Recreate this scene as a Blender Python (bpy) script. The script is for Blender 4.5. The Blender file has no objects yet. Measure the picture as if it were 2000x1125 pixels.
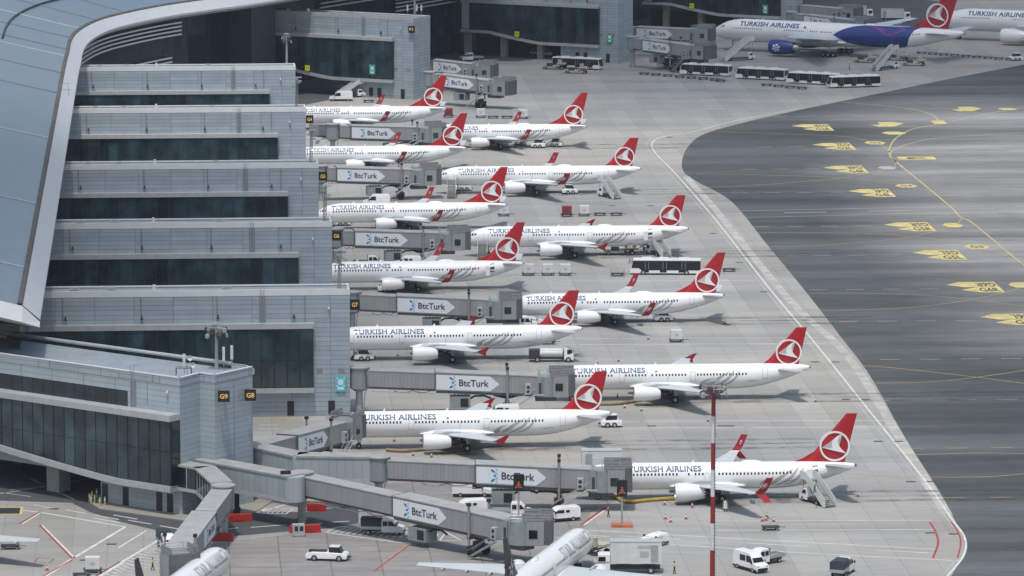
import bpy, bmesh, math, random
from mathutils import Vector, Matrix
R = math.radians
random.seed(7)
SC = bpy.context.scene
COL = SC.collection

# ---------------------------------------------------------------- camera, sky, sun
FPX, TP, H = 10000.0, 0.15045, 143.3
PITCH = math.atan(TP)
cd = bpy.data.cameras.new('camera'); cam = bpy.data.objects.new('camera', cd); COL.objects.link(cam)
cam.location = (0, 0, H); cam.rotation_euler = (R(90) - PITCH, 0, 0)
cd.sensor_width = 36; cd.lens = 36 * FPX / 2000; cd.clip_start = 5; cd.clip_end = 20000
SC.camera = cam
SUN_EL, SUN_AZ = R(70), R(192)      # azimuth clockwise from +Y: behind the camera, slightly left
w = bpy.data.worlds.new('World'); SC.world = w; w.use_nodes = True
nt = w.node_tree; nt.nodes.clear()
sky = nt.nodes.new('ShaderNodeTexSky'); sky.sky_type = 'NISHITA'; sky.sun_disc = False
sky.sun_elevation = SUN_EL; sky.sun_rotation = SUN_AZ; sky.air_density = 1.6; sky.dust_density = 3.0; sky.ozone_density = 1.0
bg = nt.nodes.new('ShaderNodeBackground'); bg.inputs[1].default_value = 0.112
wo = nt.nodes.new('ShaderNodeOutputWorld')
nt.links.new(sky.outputs[0], bg.inputs[0]); nt.links.new(bg.outputs[0], wo.inputs[0])
sl = bpy.data.lights.new('sun', 'SUN'); sl.energy = 2.6; sl.angle = R(3.5); sl.color = (1.0, 0.96, 0.9)
so = bpy.data.objects.new('sun', sl); COL.objects.link(so)
sd = Vector((math.sin(SUN_AZ) * math.cos(SUN_EL), math.cos(SUN_AZ) * math.cos(SUN_EL), math.sin(SUN_EL)))
so.rotation_euler = sd.to_track_quat('Z', 'Y').to_euler(); so.location = (0, 600, 400)
SC.render.engine = 'CYCLES'
SC.view_settings.view_transform = 'Standard'; SC.view_settings.look = 'None'
SC.view_settings.gamma = 1; SC.view_settings.exposure = 0.12

def P(px, py, z=0.0):
    """world point at height z seen at photograph pixel (px, py)"""
    u, v = (px - 1000) / FPX, (562.5 - py) / FPX
    d = Vector((u, math.cos(PITCH) + v * math.sin(PITCH), -math.sin(PITCH) + v * math.cos(PITCH)))
    return Vector((0, 0, H)) + d * ((z - H) / d.z)
SITE = 3.8     # the pier's fingers and their aircraft are turned this many degrees

# ---------------------------------------------------------------- materials
MATS = {}
def lin(c): return tuple((x / 12.92 if x <= .04045 else ((x + .055) / 1.055) ** 2.4) for x in c)
def mat(name, col, rough=.5, metal=0., var=0., vs=1.5, dirt=None, coat=0., emit=0., spec=.5, stretch=(1, 1, 1)):
    if name in MATS: return MATS[name]
    m = bpy.data.materials.new(name); m.use_nodes = True; t = m.node_tree; b = t.nodes['Principled BSDF']
    b.inputs['Base Color'].default_value = (*col, 1); b.inputs['Roughness'].default_value = rough
    b.inputs['Metallic'].default_value = metal; b.inputs['Specular IOR Level'].default_value = spec
    if coat: b.inputs['Coat Weight'].default_value = coat; b.inputs['Coat Roughness'].default_value = .08
    if emit: b.inputs['Emission Color'].default_value = (*col, 1); b.inputs['Emission Strength'].default_value = emit
    if var:
        tc = t.nodes.new('ShaderNodeTexCoord'); mp = t.nodes.new('ShaderNodeMapping'); mp.inputs['Scale'].default_value = stretch
        n = t.nodes.new('ShaderNodeTexNoise'); n.inputs['Scale'].default_value = vs; n.inputs['Detail'].default_value = 6
        mr = t.nodes.new('ShaderNodeMapRange'); mr.inputs[1].default_value = .3; mr.inputs[2].default_value = .7
        mr.inputs[3].default_value = 1 - var; mr.inputs[4].default_value = 1 + var * .6
        mx = t.nodes.new('ShaderNodeVectorMath'); mx.operation = 'SCALE'; mx.inputs[0].default_value = col
        L = t.links.new
        L(tc.outputs['Object'], mp.inputs[0]); L(mp.outputs[0], n.inputs['Vector']); L(n.outputs['Fac'], mr.inputs[0])
        L(mr.outputs[0], mx.inputs['Scale']); L(mx.outputs[0], b.inputs['Base Color'])
    MATS[name] = m; return m

def seams(m, col, sx, sy, sz, wx=.05, wz=.05, dark=.6, panelvar=.05, ox=.5, streak=.0):
    """panel joints every sx / sy / sz metres in object space, with a slight tone per panel"""
    t = m.node_tree; b = t.nodes['Principled BSDF']; N = t.nodes.new; L = t.links.new
    tc = N('ShaderNodeTexCoord'); sp = N('ShaderNodeSeparateXYZ'); L(tc.outputs['Object'], sp.inputs[0])
    def mth(op, a, bb=None):
        n = N('ShaderNodeMath'); n.operation = op
        for i, s in enumerate((a, bb)):
            if s is None: continue
            if isinstance(s, (int, float)): n.inputs[i].default_value = s
            else: L(s, n.inputs[i])
        return n.outputs[0]
    lines = None; cells = []
    for i, (s, wd) in enumerate(((sx, wx), (sy, wx), (sz, wz))):
        if not s: continue
        q = mth('ADD', mth('DIVIDE', sp.outputs[i], s), ox if i < 2 else 0.)
        fr = mth('FRACT', q); ln = mth('LESS_THAN', fr, wd / s)
        cells.append(mth('MULTIPLY', mth('FLOOR', q), 1.37 + i * 2.11))
        lines = ln if lines is None else mth('MAXIMUM', lines, ln)
    acc = cells[0]
    for c in cells[1:]: acc = mth('ADD', acc, c)
    wn = N('ShaderNodeTexWhiteNoise'); wn.noise_dimensions = '1D'; L(acc, wn.inputs['W'])
    tone = mth('ADD', mth('MULTIPLY', wn.outputs['Value'], panelvar * 2), 1 - panelvar)
    nz = N('ShaderNodeTexNoise'); nz.inputs['Scale'].default_value = .35; nz.inputs['Detail'].default_value = 7
    L(tc.outputs['Object'], nz.inputs['Vector'])
    tone = mth('MULTIPLY', tone, mth('ADD', mth('MULTIPLY', nz.outputs['Fac'], .3), .85))
    if streak:
        mp = N('ShaderNodeMapping'); mp.inputs['Scale'].default_value = (1.8, 1.8, .12); L(tc.outputs['Object'], mp.inputs[0])
        n2 = N('ShaderNodeTexNoise'); n2.inputs['Scale'].default_value = 1.; n2.inputs['Detail'].default_value = 4; L(mp.outputs[0], n2.inputs['Vector'])
        tone = mth('MULTIPLY', tone, mth('ADD', mth('MULTIPLY', n2.outputs['Fac'], streak * 2), 1 - streak))
    tone = mth('MULTIPLY', tone, mth('SUBTRACT', 1., mth('MULTIPLY', lines, 1 - dark)))
    vm = N('ShaderNodeVectorMath'); vm.operation = 'SCALE'; vm.inputs[0].default_value = col; L(tone, vm.inputs['Scale'])
    L(vm.outputs[0], b.inputs['Base Color'])
    return m

clad = seams(mat('cladding', (.36, .40, .43), .5), (.325, .38, .43), 6.3, 6.3, .76, .09, .07, .5, .085, streak=.09)
clad_dark = seams(mat('cladding_dark', (.05, .06, .08), .5), (.045, .058, .08), 3.1, 3.1, 1.0, .05, .05, .6, .08)
trim = mat('trim', (.40, .42, .43), .5, var=.12, vs=.8)
trim_white = mat('trim_white', (.66, .68, .69), .4, var=.06, vs=.5)
soffit_m = mat('soffit', (.30, .31, .32), .6, var=.1)
rail_m = mat('rail_metal', (.52, .54, .55), .35, .3, var=.1)
roof_m = seams(mat('roof_membrane', (.30, .34, .37), .7), (.27, .31, .345), 2.2, 2.2, 0, .06, .05, .85, .06)
def glass_mat(name, col, rnd=.35):
    m = mat(name, col, .08, spec=.7); t = m.node_tree; b = t.nodes['Principled BSDF']; N = t.nodes.new; L = t.links.new
    oi = N('ShaderNodeObjectInfo'); g = N('ShaderNodeNewGeometry'); n = N('ShaderNodeTexNoise'); n.inputs['Scale'].default_value = .28; n.inputs['Detail'].default_value = 5
    L(g.outputs['Position'], n.inputs['Vector'])
    a = N('ShaderNodeMapRange'); a.inputs[3].default_value = 1 - rnd; a.inputs[4].default_value = 1 + rnd; L(oi.outputs['Random'], a.inputs[0])
    c = N('ShaderNodeMapRange'); c.inputs[1].default_value = .35; c.inputs[2].default_value = .7; c.inputs[3].default_value = .6; c.inputs[4].default_value = 1.9; L(n.outputs['Fac'], c.inputs[0])
    q = N('ShaderNodeMath'); q.operation = 'MULTIPLY'; L(a.outputs[0], q.inputs[0]); L(c.outputs[0], q.inputs[1])
    v = N('ShaderNodeVectorMath'); v.operation = 'SCALE'; v.inputs[0].default_value = col; L(q.outputs[0], v.inputs['Scale']); L(v.outputs[0], b.inputs['Base Color']); return m
glass = glass_mat('glass', (.019, .035, .044), .45)
glass2 = glass_mat('glass_dark', (.012, .021, .029))
mull = mat('mullion', (.012, .017, .022), .5)
canopy_m = seams(mat('canopy_steel', (.27, .33, .38), .34, .55), (.24, .31, .38), 0, 0, 3.5, .1, .1, 1, .05)
concrete_col = mat('concrete_column', (.34, .34, .33), .7, var=.15)
bridge_m = seams(mat('bridge_steel', (.27, .28, .285), .5), (.275, .285, .29), .62, 0, 0, .07, .05, .8, .05, streak=.07)
bridge_top = mat('bridge_roof', (.33, .335, .33), .65, var=.15, vs=.6)
bridge_blue = seams(mat('corridor_panel', (.36, .41, .43), .5), (.33, .375, .395), 1.25, 0, 0, .07, .05, .65, .07, streak=.06)
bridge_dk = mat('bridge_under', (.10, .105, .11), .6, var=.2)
cab_m = mat('cab_steel', (.24, .275, .285), .45, var=.12)
steel = mat('grey_steel', (.27, .28, .29), .45, .2, var=.15)
galv = mat('galvanised', (.42, .44, .45), .4, .4, var=.15)
white = mat('white_paint', (.78, .79, .80), .28, var=.03, vs=.8, coat=.4)
plane_w = mat('aircraft_white', (.80, .81, .82), .25, var=.035, vs=.35, coat=.5, stretch=(.25, 1, 1))
plane_g = mat('aircraft_grey', (.42, .45, .47), .35, var=.08, vs=.5)
wing_m = mat('wing_grey', (.50, .54, .56), .35, var=.07, vs=.4)
red_m = mat('tail_red', (.42, .008, .015), .3, var=.06, vs=.5, coat=.3)
wred = mat('winglet_red', (.27, .008, .014), .35, var=.1)
navy = mat('navy_letters', (.014, .075, .165), .4)
swoosh_m = mat('swoosh_grey', (.38, .39, .40), .4)
win_m = mat('window_black', (.01, .012, .016), .2)
line_g = mat('panel_line', (.42, .43, .44), .5)
rubber = mat('rubber', (.015, .015, .016), .8)
black = mat('black_paint', (.018, .018, .02), .45)
dkmetal = mat('dark_metal', (.06, .06, .065), .5, .4, var=.3, vs=3)
bare = mat('bare_metal', (.45, .45, .44), .3, .8)
blue_m = mat('royal_blue', (.008, .028, .20), .3, var=.05, coat=.3)
magenta = mat('magenta', (.32, .04, .30), .4)
yellow = mat('yellow_marking', (.60, .50, .20), .75, var=.3, vs=.35)
yellow_d = mat('yellow_line', (.42, .33, .13), .75, var=.3, vs=.6)
whiteln = mat('white_line', (.60, .60, .57), .75, var=.2, vs=.5)
whiteln_f = mat('faded_white_line', (.40, .41, .40), .8, var=.25, vs=.5)
redln = mat('red_line', (.34, .07, .06), .75, var=.3, vs=.6)
redln_f = mat('faded_red_line', (.42, .25, .22), .8, var=.2, vs=.6)
blacktxt = mat('black_letters', (.03, .035, .045), .6)
barrier_red = mat('barrier_red', (.42, .02, .015), .5, var=.2, vs=1.2)
emb_white = mat('emblem_white', (.82, .82, .82), .35)
sign_white = mat('sign_white', (.68, .71, .75), .5, var=.03)
sign_blue = mat('sign_blue', (.01, .12, .42), .5)
sign_lblue = mat('sign_light_blue', (.25, .55, .80), .5)
sign_black = mat('sign_black', (.012, .012, .012), .4)
amber = mat('amber_letters', (.75, .45, .12), .5, emit=.15)
hi_yellow = mat('sign_yellow', (.72, .80, .01), .5)
green_m = mat('sign_green', (.02, .30, .18), .5)
cyan_m = mat('sign_cyan', (.10, .48, .60), .5)
led = mat('led_orange', (.50, .13, .07), .5, emit=.12)
tarp = mat('tarpaulin', (.03, .045, .06), .6, var=.15)
orange = mat('cone_orange', (.30, .06, .04), .5)
skin = mat('skin', (.35, .2, .13), .6)
hivis = mat('hivis', (.45, .65, .05), .6)
dkcloth = mat('dark_cloth', (.02, .025, .04), .8)
duct_y = mat('duct_yellow', (.42, .29, .06), .6, var=.25, vs=1)
duct_b = mat('duct_brown', (.26, .20, .12), .7, var=.25, vs=1)
boxmaroon = mat('container_maroon', (.22, .03, .03), .5, var=.1)
boxwhite = mat('container_white', (.62, .64, .64), .45, var=.1, vs=.8)
gold = mat('machine_cream', (.45, .42, .33), .5, var=.2)

# ---------------------------------------------------------------- mesh helpers
class MB:
    def __init__(s): s.v = []; s.f = []; s.mi = []
    def add(s, vs, fs, mi=0):
        o = len(s.v); s.v += [tuple(x) for x in vs]
        for f in fs: s.f.append([o + i for i in f]); s.mi.append(mi)
        return s
    def box(s, x0, x1, y0, y1, z0, z1, mi=0):
        return s.add([(x0, y0, z0), (x1, y0, z0), (x1, y1, z0), (x0, y1, z0), (x0, y0, z1), (x1, y0, z1), (x1, y1, z1), (x0, y1, z1)],
                     [(0, 3, 2, 1), (4, 5, 6, 7), (0, 1, 5, 4), (1, 2, 6, 5), (2, 3, 7, 6), (3, 0, 4, 7)], mi)
    def cbox(s, cx, cy, cz, lx, ly, lz, mi=0):
        return s.box(cx - lx / 2, cx + lx / 2, cy - ly / 2, cy + ly / 2, cz - lz / 2, cz + lz / 2, mi)
    def prism(s, pts, z0, z1, mi=0):            # plan polygon (ccw)
        n = len(pts)
        a = [(p[0], p[1], z0 if not callable(z0) else z0(p)) for p in pts]; b = [(p[0], p[1], z1 if not callable(z1) else z1(p)) for p in pts]
        return s.add(a + b, [list(range(n))[::-1], list(range(n, 2 * n))] + [(i, (i + 1) % n, n + (i + 1) % n, n + i) for i in range(n)], mi)
    def side(s, pts, y0, y1, mi=0):             # profile in x,z extruded along y
        n = len(pts)
        return s.add([(p[0], y0, p[1]) for p in pts] + [(p[0], y1, p[1]) for p in pts],
                     [list(range(n)), list(range(n, 2 * n))[::-1]] + [((i + 1) % n, i, n + i, n + (i + 1) % n) for i in range(n)], mi)
    def loft(s, rings, mi=0, cap=True, close=True):
        n = len(rings[0]); vs = [p for r in rings for p in r]; fs = []
        m = n if close else n - 1
        for k in range(len(rings) - 1):
            for i in range(m):
                j = (i + 1) % n; fs.append((k * n + i, k * n + j, (k + 1) * n + j, (k + 1) * n + i))
        if cap: fs.append(list(range(n))[::-1]); fs.append([(len(rings) - 1) * n + i for i in range(n)])
        return s.add(vs, fs, mi)
    def cyl(s, p0, p1, r0, r1=None, n=12, mi=0, cap=True):
        r1 = r0 if r1 is None else r1
        p0, p1 = Vector(p0), Vector(p1); d = (p1 - p0).normalized()
        a = d.orthogonal().normalized(); b = d.cross(a)
        rg = lambda p, r: [p + a * r * math.cos(2 * math.pi * i / n) + b * r * math.sin(2 * math.pi * i / n) for i in range(n)]
        return s.loft([rg(p0, r0), rg(p1, r1)], mi, cap)
    def tube(s, pts, r, n=6, mi=0):
        for a, b in zip(pts[:-1], pts[1:]): s.cyl(a, b, r, r, n, mi)
        return s
    def build(s, name, m, parent=None, smooth=False, loc=None, rz=None):
        me = bpy.data.meshes.new(name); me.from_pydata(s.v, [], s.f)
        for x in (m if isinstance(m, (list, tuple)) else [m]): me.materials.append(x)
        if len(me.materials) > 1:
            for p, i in zip(me.polygons, s.mi): p.material_index = i
        bm = bmesh.new(); bm.from_mesh(me); bmesh.ops.recalc_face_normals(bm, faces=bm.faces)
        if smooth:
            for f in bm.faces: f.smooth = True
            for e in bm.edges:
                if len(e.link_faces) == 2 and e.calc_face_angle(0) > R(38): e.smooth = False
        bm.to_mesh(me); bm.free()
        o = bpy.data.objects.new(name, me); COL.objects.link(o); o.parent = parent
        if loc is not None: o.location = loc
        if rz is not None: o.rotation_euler.z = rz
        return o
def thing(name, label, cat, loc=(0, 0, 0), rz=0., group=None):
    o = bpy.data.objects.new(name, None); COL.objects.link(o); o.location = loc; o.rotation_euler = (0, 0, rz)
    o.empty_display_size = .5
    return tag(o, label, cat, group)
def tag(o, label=None, cat=None, group=None, kind=None):
    if label: o['label'] = label
    if cat: o['category'] = cat
    if group: o['group'] = group
    if kind: o['kind'] = kind
    return o
def kids(o): return [c for c in ALLC.get(o.name, [])]
ALLC = {}
def collect(root):
    """record children once so that copying is quick"""
    d = {}
    for o in COL.objects:
        if o.parent: d.setdefault(o.parent.name, []).append(o)
    ALLC.update({k: v for k, v in d.items()})
def dup(root, loc, rz, label, group=None):
    if root.name not in ALLC: collect(root)
    r = root.copy(); COL.objects.link(r); r.location = loc; r.rotation_euler = (0, 0, rz); r['label'] = label
    if group: r['group'] = group
    for ch in ALLC.get(root.name, []):
        c = ch.copy(); COL.objects.link(c); c.parent = r
        for g in ALLC.get(ch.name, []):
            d = g.copy(); COL.objects.link(d); d.parent = c
    return r

# ---------------------------------------------------------------- lettering
def text2d(s, size=1., bold=.0, res=3, spacing=1.):
    c = bpy.data.curves.new('t', 'FONT'); c.body = s; c.size = size; c.offset = bold; c.resolution_u = res; c.space_character = spacing
    o = bpy.data.objects.new('t', c); COL.objects.link(o)
    bpy.context.view_layer.update()
    me = bpy.data.meshes.new_from_object(o.evaluated_get(bpy.context.evaluated_depsgraph_get()))
    bpy.data.objects.remove(o); bpy.data.curves.remove(c)
    return me
TXT = {}
def text_fit(s, width, height, bold=.0, cuts=0, spacing=1.):
    """flat text mesh as (verts, faces) fitted to width x height, origin at lower left"""
    k = (s, width, height, bold, cuts, spacing)
    if k in TXT: return TXT[k]
    me = text2d(s, 1., bold, 3, spacing); bm = bmesh.new(); bm.from_mesh(me)
    xs = [v.co.x for v in bm.verts]; ys = [v.co.y for v in bm.verts]
    x0, x1, y0, y1 = min(xs), max(xs), min(ys), max(ys)
    for v in bm.verts: v.co = Vector(((v.co.x - x0) / (x1 - x0) * width, (v.co.y - y0) / (y1 - y0) * height, 0))
    for i in range(1, cuts):
        bmesh.ops.bisect_plane(bm, geom=bm.verts[:] + bm.edges[:] + bm.faces[:], plane_co=(0, height * i / cuts, 0), plane_no=(0, 1, 0))
    bm.verts.index_update()
    r = ([v.co.copy() for v in bm.verts], [[v.index for v in f.verts] for f in bm.faces]); bm.free()
    TXT[k] = r; return r
def flat_text(s, width, height, bold, fn, name, m, parent=None, cuts=0, spacing=1.):
    vs, fs = text_fit(s, width, height, bold, cuts, spacing)
    b = MB(); b.add([fn(v.x, v.y) for v in vs], fs); 
    me = bpy.data.meshes.new(name); me.from_pydata(b.v, [], b.f); me.materials.append(m)
    o = bpy.data.objects.new(name, me); COL.objects.link(o); o.parent = parent
    return o
def poly_on(fn, pts, mb, mi=0, ny=6, nx=0):
    """fill polygon in 2-d, cut into strips, mapped by fn"""
    bm = bmesh.new(); vs = [bm.verts.new((p[0], p[1], 0)) for p in pts]; bm.faces.new(vs)
    bmesh.ops.triangulate(bm, faces=bm.faces[:])
    y0, y1 = min(p[1] for p in pts), max(p[1] for p in pts)
    for i in range(1, ny):
        bmesh.ops.bisect_plane(bm, geom=bm.verts[:] + bm.edges[:] + bm.faces[:], plane_co=(0, y0 + (y1 - y0) * i / ny, 0), plane_no=(0, 1, 0))
    x0, x1 = min(p[0] for p in pts), max(p[0] for p in pts)
    for i in range(1, nx):
        bmesh.ops.bisect_plane(bm, geom=bm.verts[:] + bm.edges[:] + bm.faces[:], plane_co=(x0 + (x1 - x0) * i / nx, 0, 0), plane_no=(1, 0, 0))
    bm.verts.index_update()
    mb.add([fn(v.co.x, v.co.y) for v in bm.verts], [[v.index for v in f.verts] for f in bm.faces], mi); bm.free()

# ---------------------------------------------------------------- ground
def ground_mat(name, col, col2, joint, stain, slab=(5., 40.), rot=SITE, jd=.78, streakx=.10, bands_and_pale=False):
    m = bpy.data.materials.new(name); m.use_nodes = True; t = m.node_tree; b = t.nodes['Principled BSDF']; b.inputs['Roughness'].default_value = .85
    b.inputs['Specular IOR Level'].default_value = .25
    N = t.nodes.new; L = t.links.new
    tc = N('ShaderNodeTexCoord'); mp = N('ShaderNodeMapping'); mp.inputs['Rotation'].default_value = (0, 0, R(-rot)); L(tc.outputs['Object'], mp.inputs[0])
    sp = N('ShaderNodeSeparateXYZ'); L(mp.outputs[0], sp.inputs[0])
    def mth(op, a, bb=None, c=None):
        n = N('ShaderNodeMath'); n.operation = op
        for i, s in enumerate((a, bb, c)):
            if s is None: continue
            if isinstance(s, (int, float)): n.inputs[i].default_value = s
            else: L(s, n.inputs[i])
        return n.outputs[0]
    def noise(scale, st=(1, 1, 1), det=5, rough=.6):
        q = N('ShaderNodeMapping'); q.inputs['Scale'].default_value = st; L(mp.outputs[0], q.inputs[0])
        n = N('ShaderNodeTexNoise'); n.inputs['Scale'].default_value = scale; n.inputs['Detail'].default_value = det; n.inputs['Roughness'].default_value = rough
        L(q.outputs[0], n.inputs['Vector']); return n.outputs['Fac']
    def rng(x, a, b2, c, d):
        n = N('ShaderNodeMapRange'); L(x, n.inputs[0])
        for i, k in enumerate((a, b2, c, d)): n.inputs[i + 1].default_value = k
        return n.outputs[0]
    tone = rng(noise(.012, (1, .5, 1), 3), .35, .65, 1 - stain * .5, 1 + stain * .35)
    tone = mth('MULTIPLY', tone, rng(noise(.05, (.3, 1.6, 1), 6, .65), .3, .7, 1 - stain, 1 + stain * .5))
    tone = mth('MULTIPLY', tone, rng(noise(.6, (.35, 1, 1), 6), .3, .7, 1 - streakx * .6, 1 + streakx * .4))
    tone = mth('MULTIPLY', tone, rng(noise(.16, (.35, 1.1, 1), 7, .7), .60, .74, 1, 1 - stain * 1.3))     # blotches
    if joint:
        qx = mth('DIVIDE', sp.outputs[0], slab[0]); qy = mth('DIVIDE', sp.outputs[1], slab[1])
        lx = mth('LESS_THAN', mth('FRACT', qx), .17 / slab[0]); ly = mth('LESS_THAN', mth('FRACT', qy), .28 / slab[1])
        c = mth('ADD', mth('MULTIPLY', mth('FLOOR', qx), 1.37), mth('MULTIPLY', mth('FLOOR', qy), 7.77))
        wn = N('ShaderNodeTexWhiteNoise'); wn.noise_dimensions = '1D'; L(c, wn.inputs['W'])
        tone = mth('MULTIPLY', tone, mth('ADD', mth('MULTIPLY', wn.outputs['Value'], .15), .925))
        tone = mth('MULTIPLY', tone, mth('SUBTRACT', 1., mth('MULTIPLY', lx, 1 - jd)))
        tone = mth('MULTIPLY', tone, mth('SUBTRACT', 1., mth('MULTIPLY', ly, (1 - jd) * .3)))
    if bands_and_pale:      # bands darkened by tyres along the stand lines
        tone = mth('MULTIPLY', tone, rng(noise(.045, (.06, 1.5, 1), 4, .5), .35, .68, .72, 1.35))
    mx = N('ShaderNodeMix'); mx.data_type = 'RGBA'; L(rng(noise(.01, (1, 1, 1), 3), .4, .62, 0, 1), mx.inputs[0])
    mx.inputs[6].default_value = (*col, 1); mx.inputs[7].default_value = (*col2, 1)
    src = mx.outputs[2]
    if bands_and_pale:      # paler ellipse with a soft ragged edge, beyond the taxi line
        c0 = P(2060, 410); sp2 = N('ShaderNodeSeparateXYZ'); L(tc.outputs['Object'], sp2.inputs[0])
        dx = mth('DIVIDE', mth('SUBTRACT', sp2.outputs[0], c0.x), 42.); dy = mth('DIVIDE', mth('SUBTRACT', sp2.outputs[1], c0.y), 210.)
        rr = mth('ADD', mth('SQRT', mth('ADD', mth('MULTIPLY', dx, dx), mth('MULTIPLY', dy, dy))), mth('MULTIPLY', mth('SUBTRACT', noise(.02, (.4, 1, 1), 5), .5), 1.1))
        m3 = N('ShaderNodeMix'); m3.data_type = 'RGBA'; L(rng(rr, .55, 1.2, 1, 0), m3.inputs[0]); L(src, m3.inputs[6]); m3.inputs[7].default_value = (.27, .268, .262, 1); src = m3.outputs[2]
    vm = N('ShaderNodeVectorMath'); vm.operation = 'SCALE'; L(src, vm.inputs[0]); L(tone, vm.inputs['Scale'])
    L(vm.outputs[0], b.inputs['Base Color'])
    MATS[name] = m; return m
apron_m = ground_mat('apron_concrete', (.308, .312, .309), (.37, .356, .322), True, .22, jd=.85)
asph_m = ground_mat('taxiway_asphalt', (.088, .096, .101), (.1, .105, .108), False, .30, streakx=.25, bands_and_pale=True)
road_m = ground_mat('service_road', (.075, .085, .095), (.085, .09, .10), False, .2)
brown_m = ground_mat('worn_apron', (.275, .262, .252), (.26, .25, .243), True, .18, slab=(7., 3.4), jd=.62, streakx=.3)
pave_m = ground_mat('paving', (.30, .29, .26), (.32, .30, .26), False, .15)

def sheet(name, pts, z, m, kind='structure'):
    b = MB(); g = [P(x, y) for x, y in pts]
    bm = bmesh.new(); vs = [bm.verts.new((p.x, p.y, z)) for p in g]; f = bm.faces.new(vs)
    bm.normal_update()
    if f.normal.z < 0: f.normal_flip()
    bmesh.ops.triangulate(bm, faces=bm.faces[:])
    me = bpy.data.meshes.new(name); bm.to_mesh(me); bm.free(); me.materials.append(m)
    o = bpy.data.objects.new(name, me); COL.objects.link(o); tag(o, kind=kind); return o
def spline(pts, n=10):
    out = []
    for i in range(len(pts) - 1):
        p0 = pts[max(i - 1, 0)]; p1 = pts[i]; p2 = pts[i + 1]; p3 = pts[min(i + 2, len(pts) - 1)]
        for k in range(n):
            t = k / n
            out.append(tuple(.5 * ((2 * p1[j]) + (-p0[j] + p2[j]) * t + (2 * p0[j] - 5 * p1[j] + 4 * p2[j] - p3[j]) * t * t + (-p0[j] + 3 * p1[j] - 3 * p2[j] + p3[j]) * t ** 3) for j in range(2)))
    out.append(tuple(pts[-1])); return out
b = MB(); b.add([(-1500, -400, 0), (1500, -400, 0), (1500, 4000, 0), (-1500, 4000, 0)], [(0, 1, 2, 3)])
tag(b.build('ground', apron_m), kind='structure')
EDGE = spline([(1885, 1240), (1872, 1125), (1882, 1060), (1866, 1010), (1800, 925), (1720, 780), (1640, 640), (1560, 520), (1480, 420), (1400, 372), (1345, 340), (1333, 312), (1342, 285), (1375, 262)][:8], 6)
EDGE = [(1830, 1260), (1838, 1125), (1868, 1075), (1866, 1015), (1840, 965), (1785, 858), (1700, 700), (1600, 575), (1500, 425), (1400, 385), (1350, 345)]
EDGE = spline([(1800, 1240), (1838, 1140), (1872, 1085), (1880, 1050), (1866, 1016), (1800, 885), (1740, 780), (1650, 650), (1556, 560), (1500, 512)], 5)
EDGE = spline([(1800, 1240), (1850, 1140), (1880, 1085), (1882, 1055), (1866, 1018), (1835, 960), (1765, 850), (1700, 735), (1640, 655), (1570, 565), (1500, 480), (1430, 395), (1362, 355), (1335, 335), (1333, 310), (1345, 285), (1375, 262), (1450, 240), (1560, 215), (1700, 186), (1850, 155), (2010, 124), (2300, 66)], 6)
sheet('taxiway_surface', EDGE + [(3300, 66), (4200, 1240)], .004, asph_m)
# dark service roads and underpasses beside the buildings
sheet('service_road', [(560, 160), (760, 150), (860, 118), (1010, 120), (1075, 112), (1240, 90), (1340, 70), (1560, 60), (1700, 62), (1860, 58), (1860, 5), (1500, -30), (900, -40), (560, 60), (400, 120)], .004, road_m)
sheet('service_road', [(570, 212), (600, 204), (690, 186), (757, 170), (765, 150), (560, 140), (540, 200)], .008, road_m)
sheet('underpass_road', [(-400, 990), (0, 978), (140, 982), (175, 1000), (230, 1018), (290, 1032), (370, 1050), (420, 1050), (640, 1032), (700, 1022), (700, 985), (600, 1000), (430, 1000), (300, 985), (240, 960), (300, 850), (-400, 700)], .008, road_m)
sheet('worn_stand_surface', [(420, 1060), (640, 1036), (720, 1018), (860, 985), (1160, 985), (1130, 1060), (1000, 1125), (960, 1260), (300, 1260), (330, 1130)], .004, brown_m)
sheet('worn_stand_surface', [(760, 930), (1150, 960), (1200, 980), (1150, 1000), (820, 1000), (690, 960), (700, 935)], .008, brown_m)

# painted markings
def stripe(pts, width, m, z=.012, sm=0, name='painted_line', flat=True):
    g = spline(pts, sm) if sm else pts
    q = [P(x, y) for x, y in g]; b = MB(); L_, R_ = [], []
    for i, p in enumerate(q):
        d = (q[min(i + 1, len(q) - 1)] - q[max(i - 1, 0)]); d.z = 0
        if d.length < 1e-6: d = Vector((1, 0, 0))
        d.normalize(); n = Vector((-d.y, d.x, 0)) * width / 2
        L_.append((p.x + n.x, p.y + n.y, z)); R_.append((p.x - n.x, p.y - n.y, z))
    n = len(q); b.add(L_ + R_, [(i, n + i, n + i + 1, i + 1) for i in range(n - 1)])
    STR.setdefault((m.name, z), MB()).add(b.v, b.f)
STR = {}
def dashes(p0, p1, width, m, dash, gap, z=.012):
    a, c = P(*p0), P(*p1); L = (c - a).length; k = 0.; d = (c - a).normalized(); n = Vector((-d.y, d.x, 0)) * width / 2
    while k < L:
        q0 = a + d * k; q1 = a + d * min(k + dash, L)
        STR.setdefault((m.name, z), MB()).add([(q0.x - n.x, q0.y - n.y, z), (q1.x - n.x, q1.y - n.y, z), (q1.x + n.x, q1.y + n.y, z), (q0.x + n.x, q0.y + n.y, z)], [(0, 1, 2, 3)])
        k += dash + gap
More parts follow.
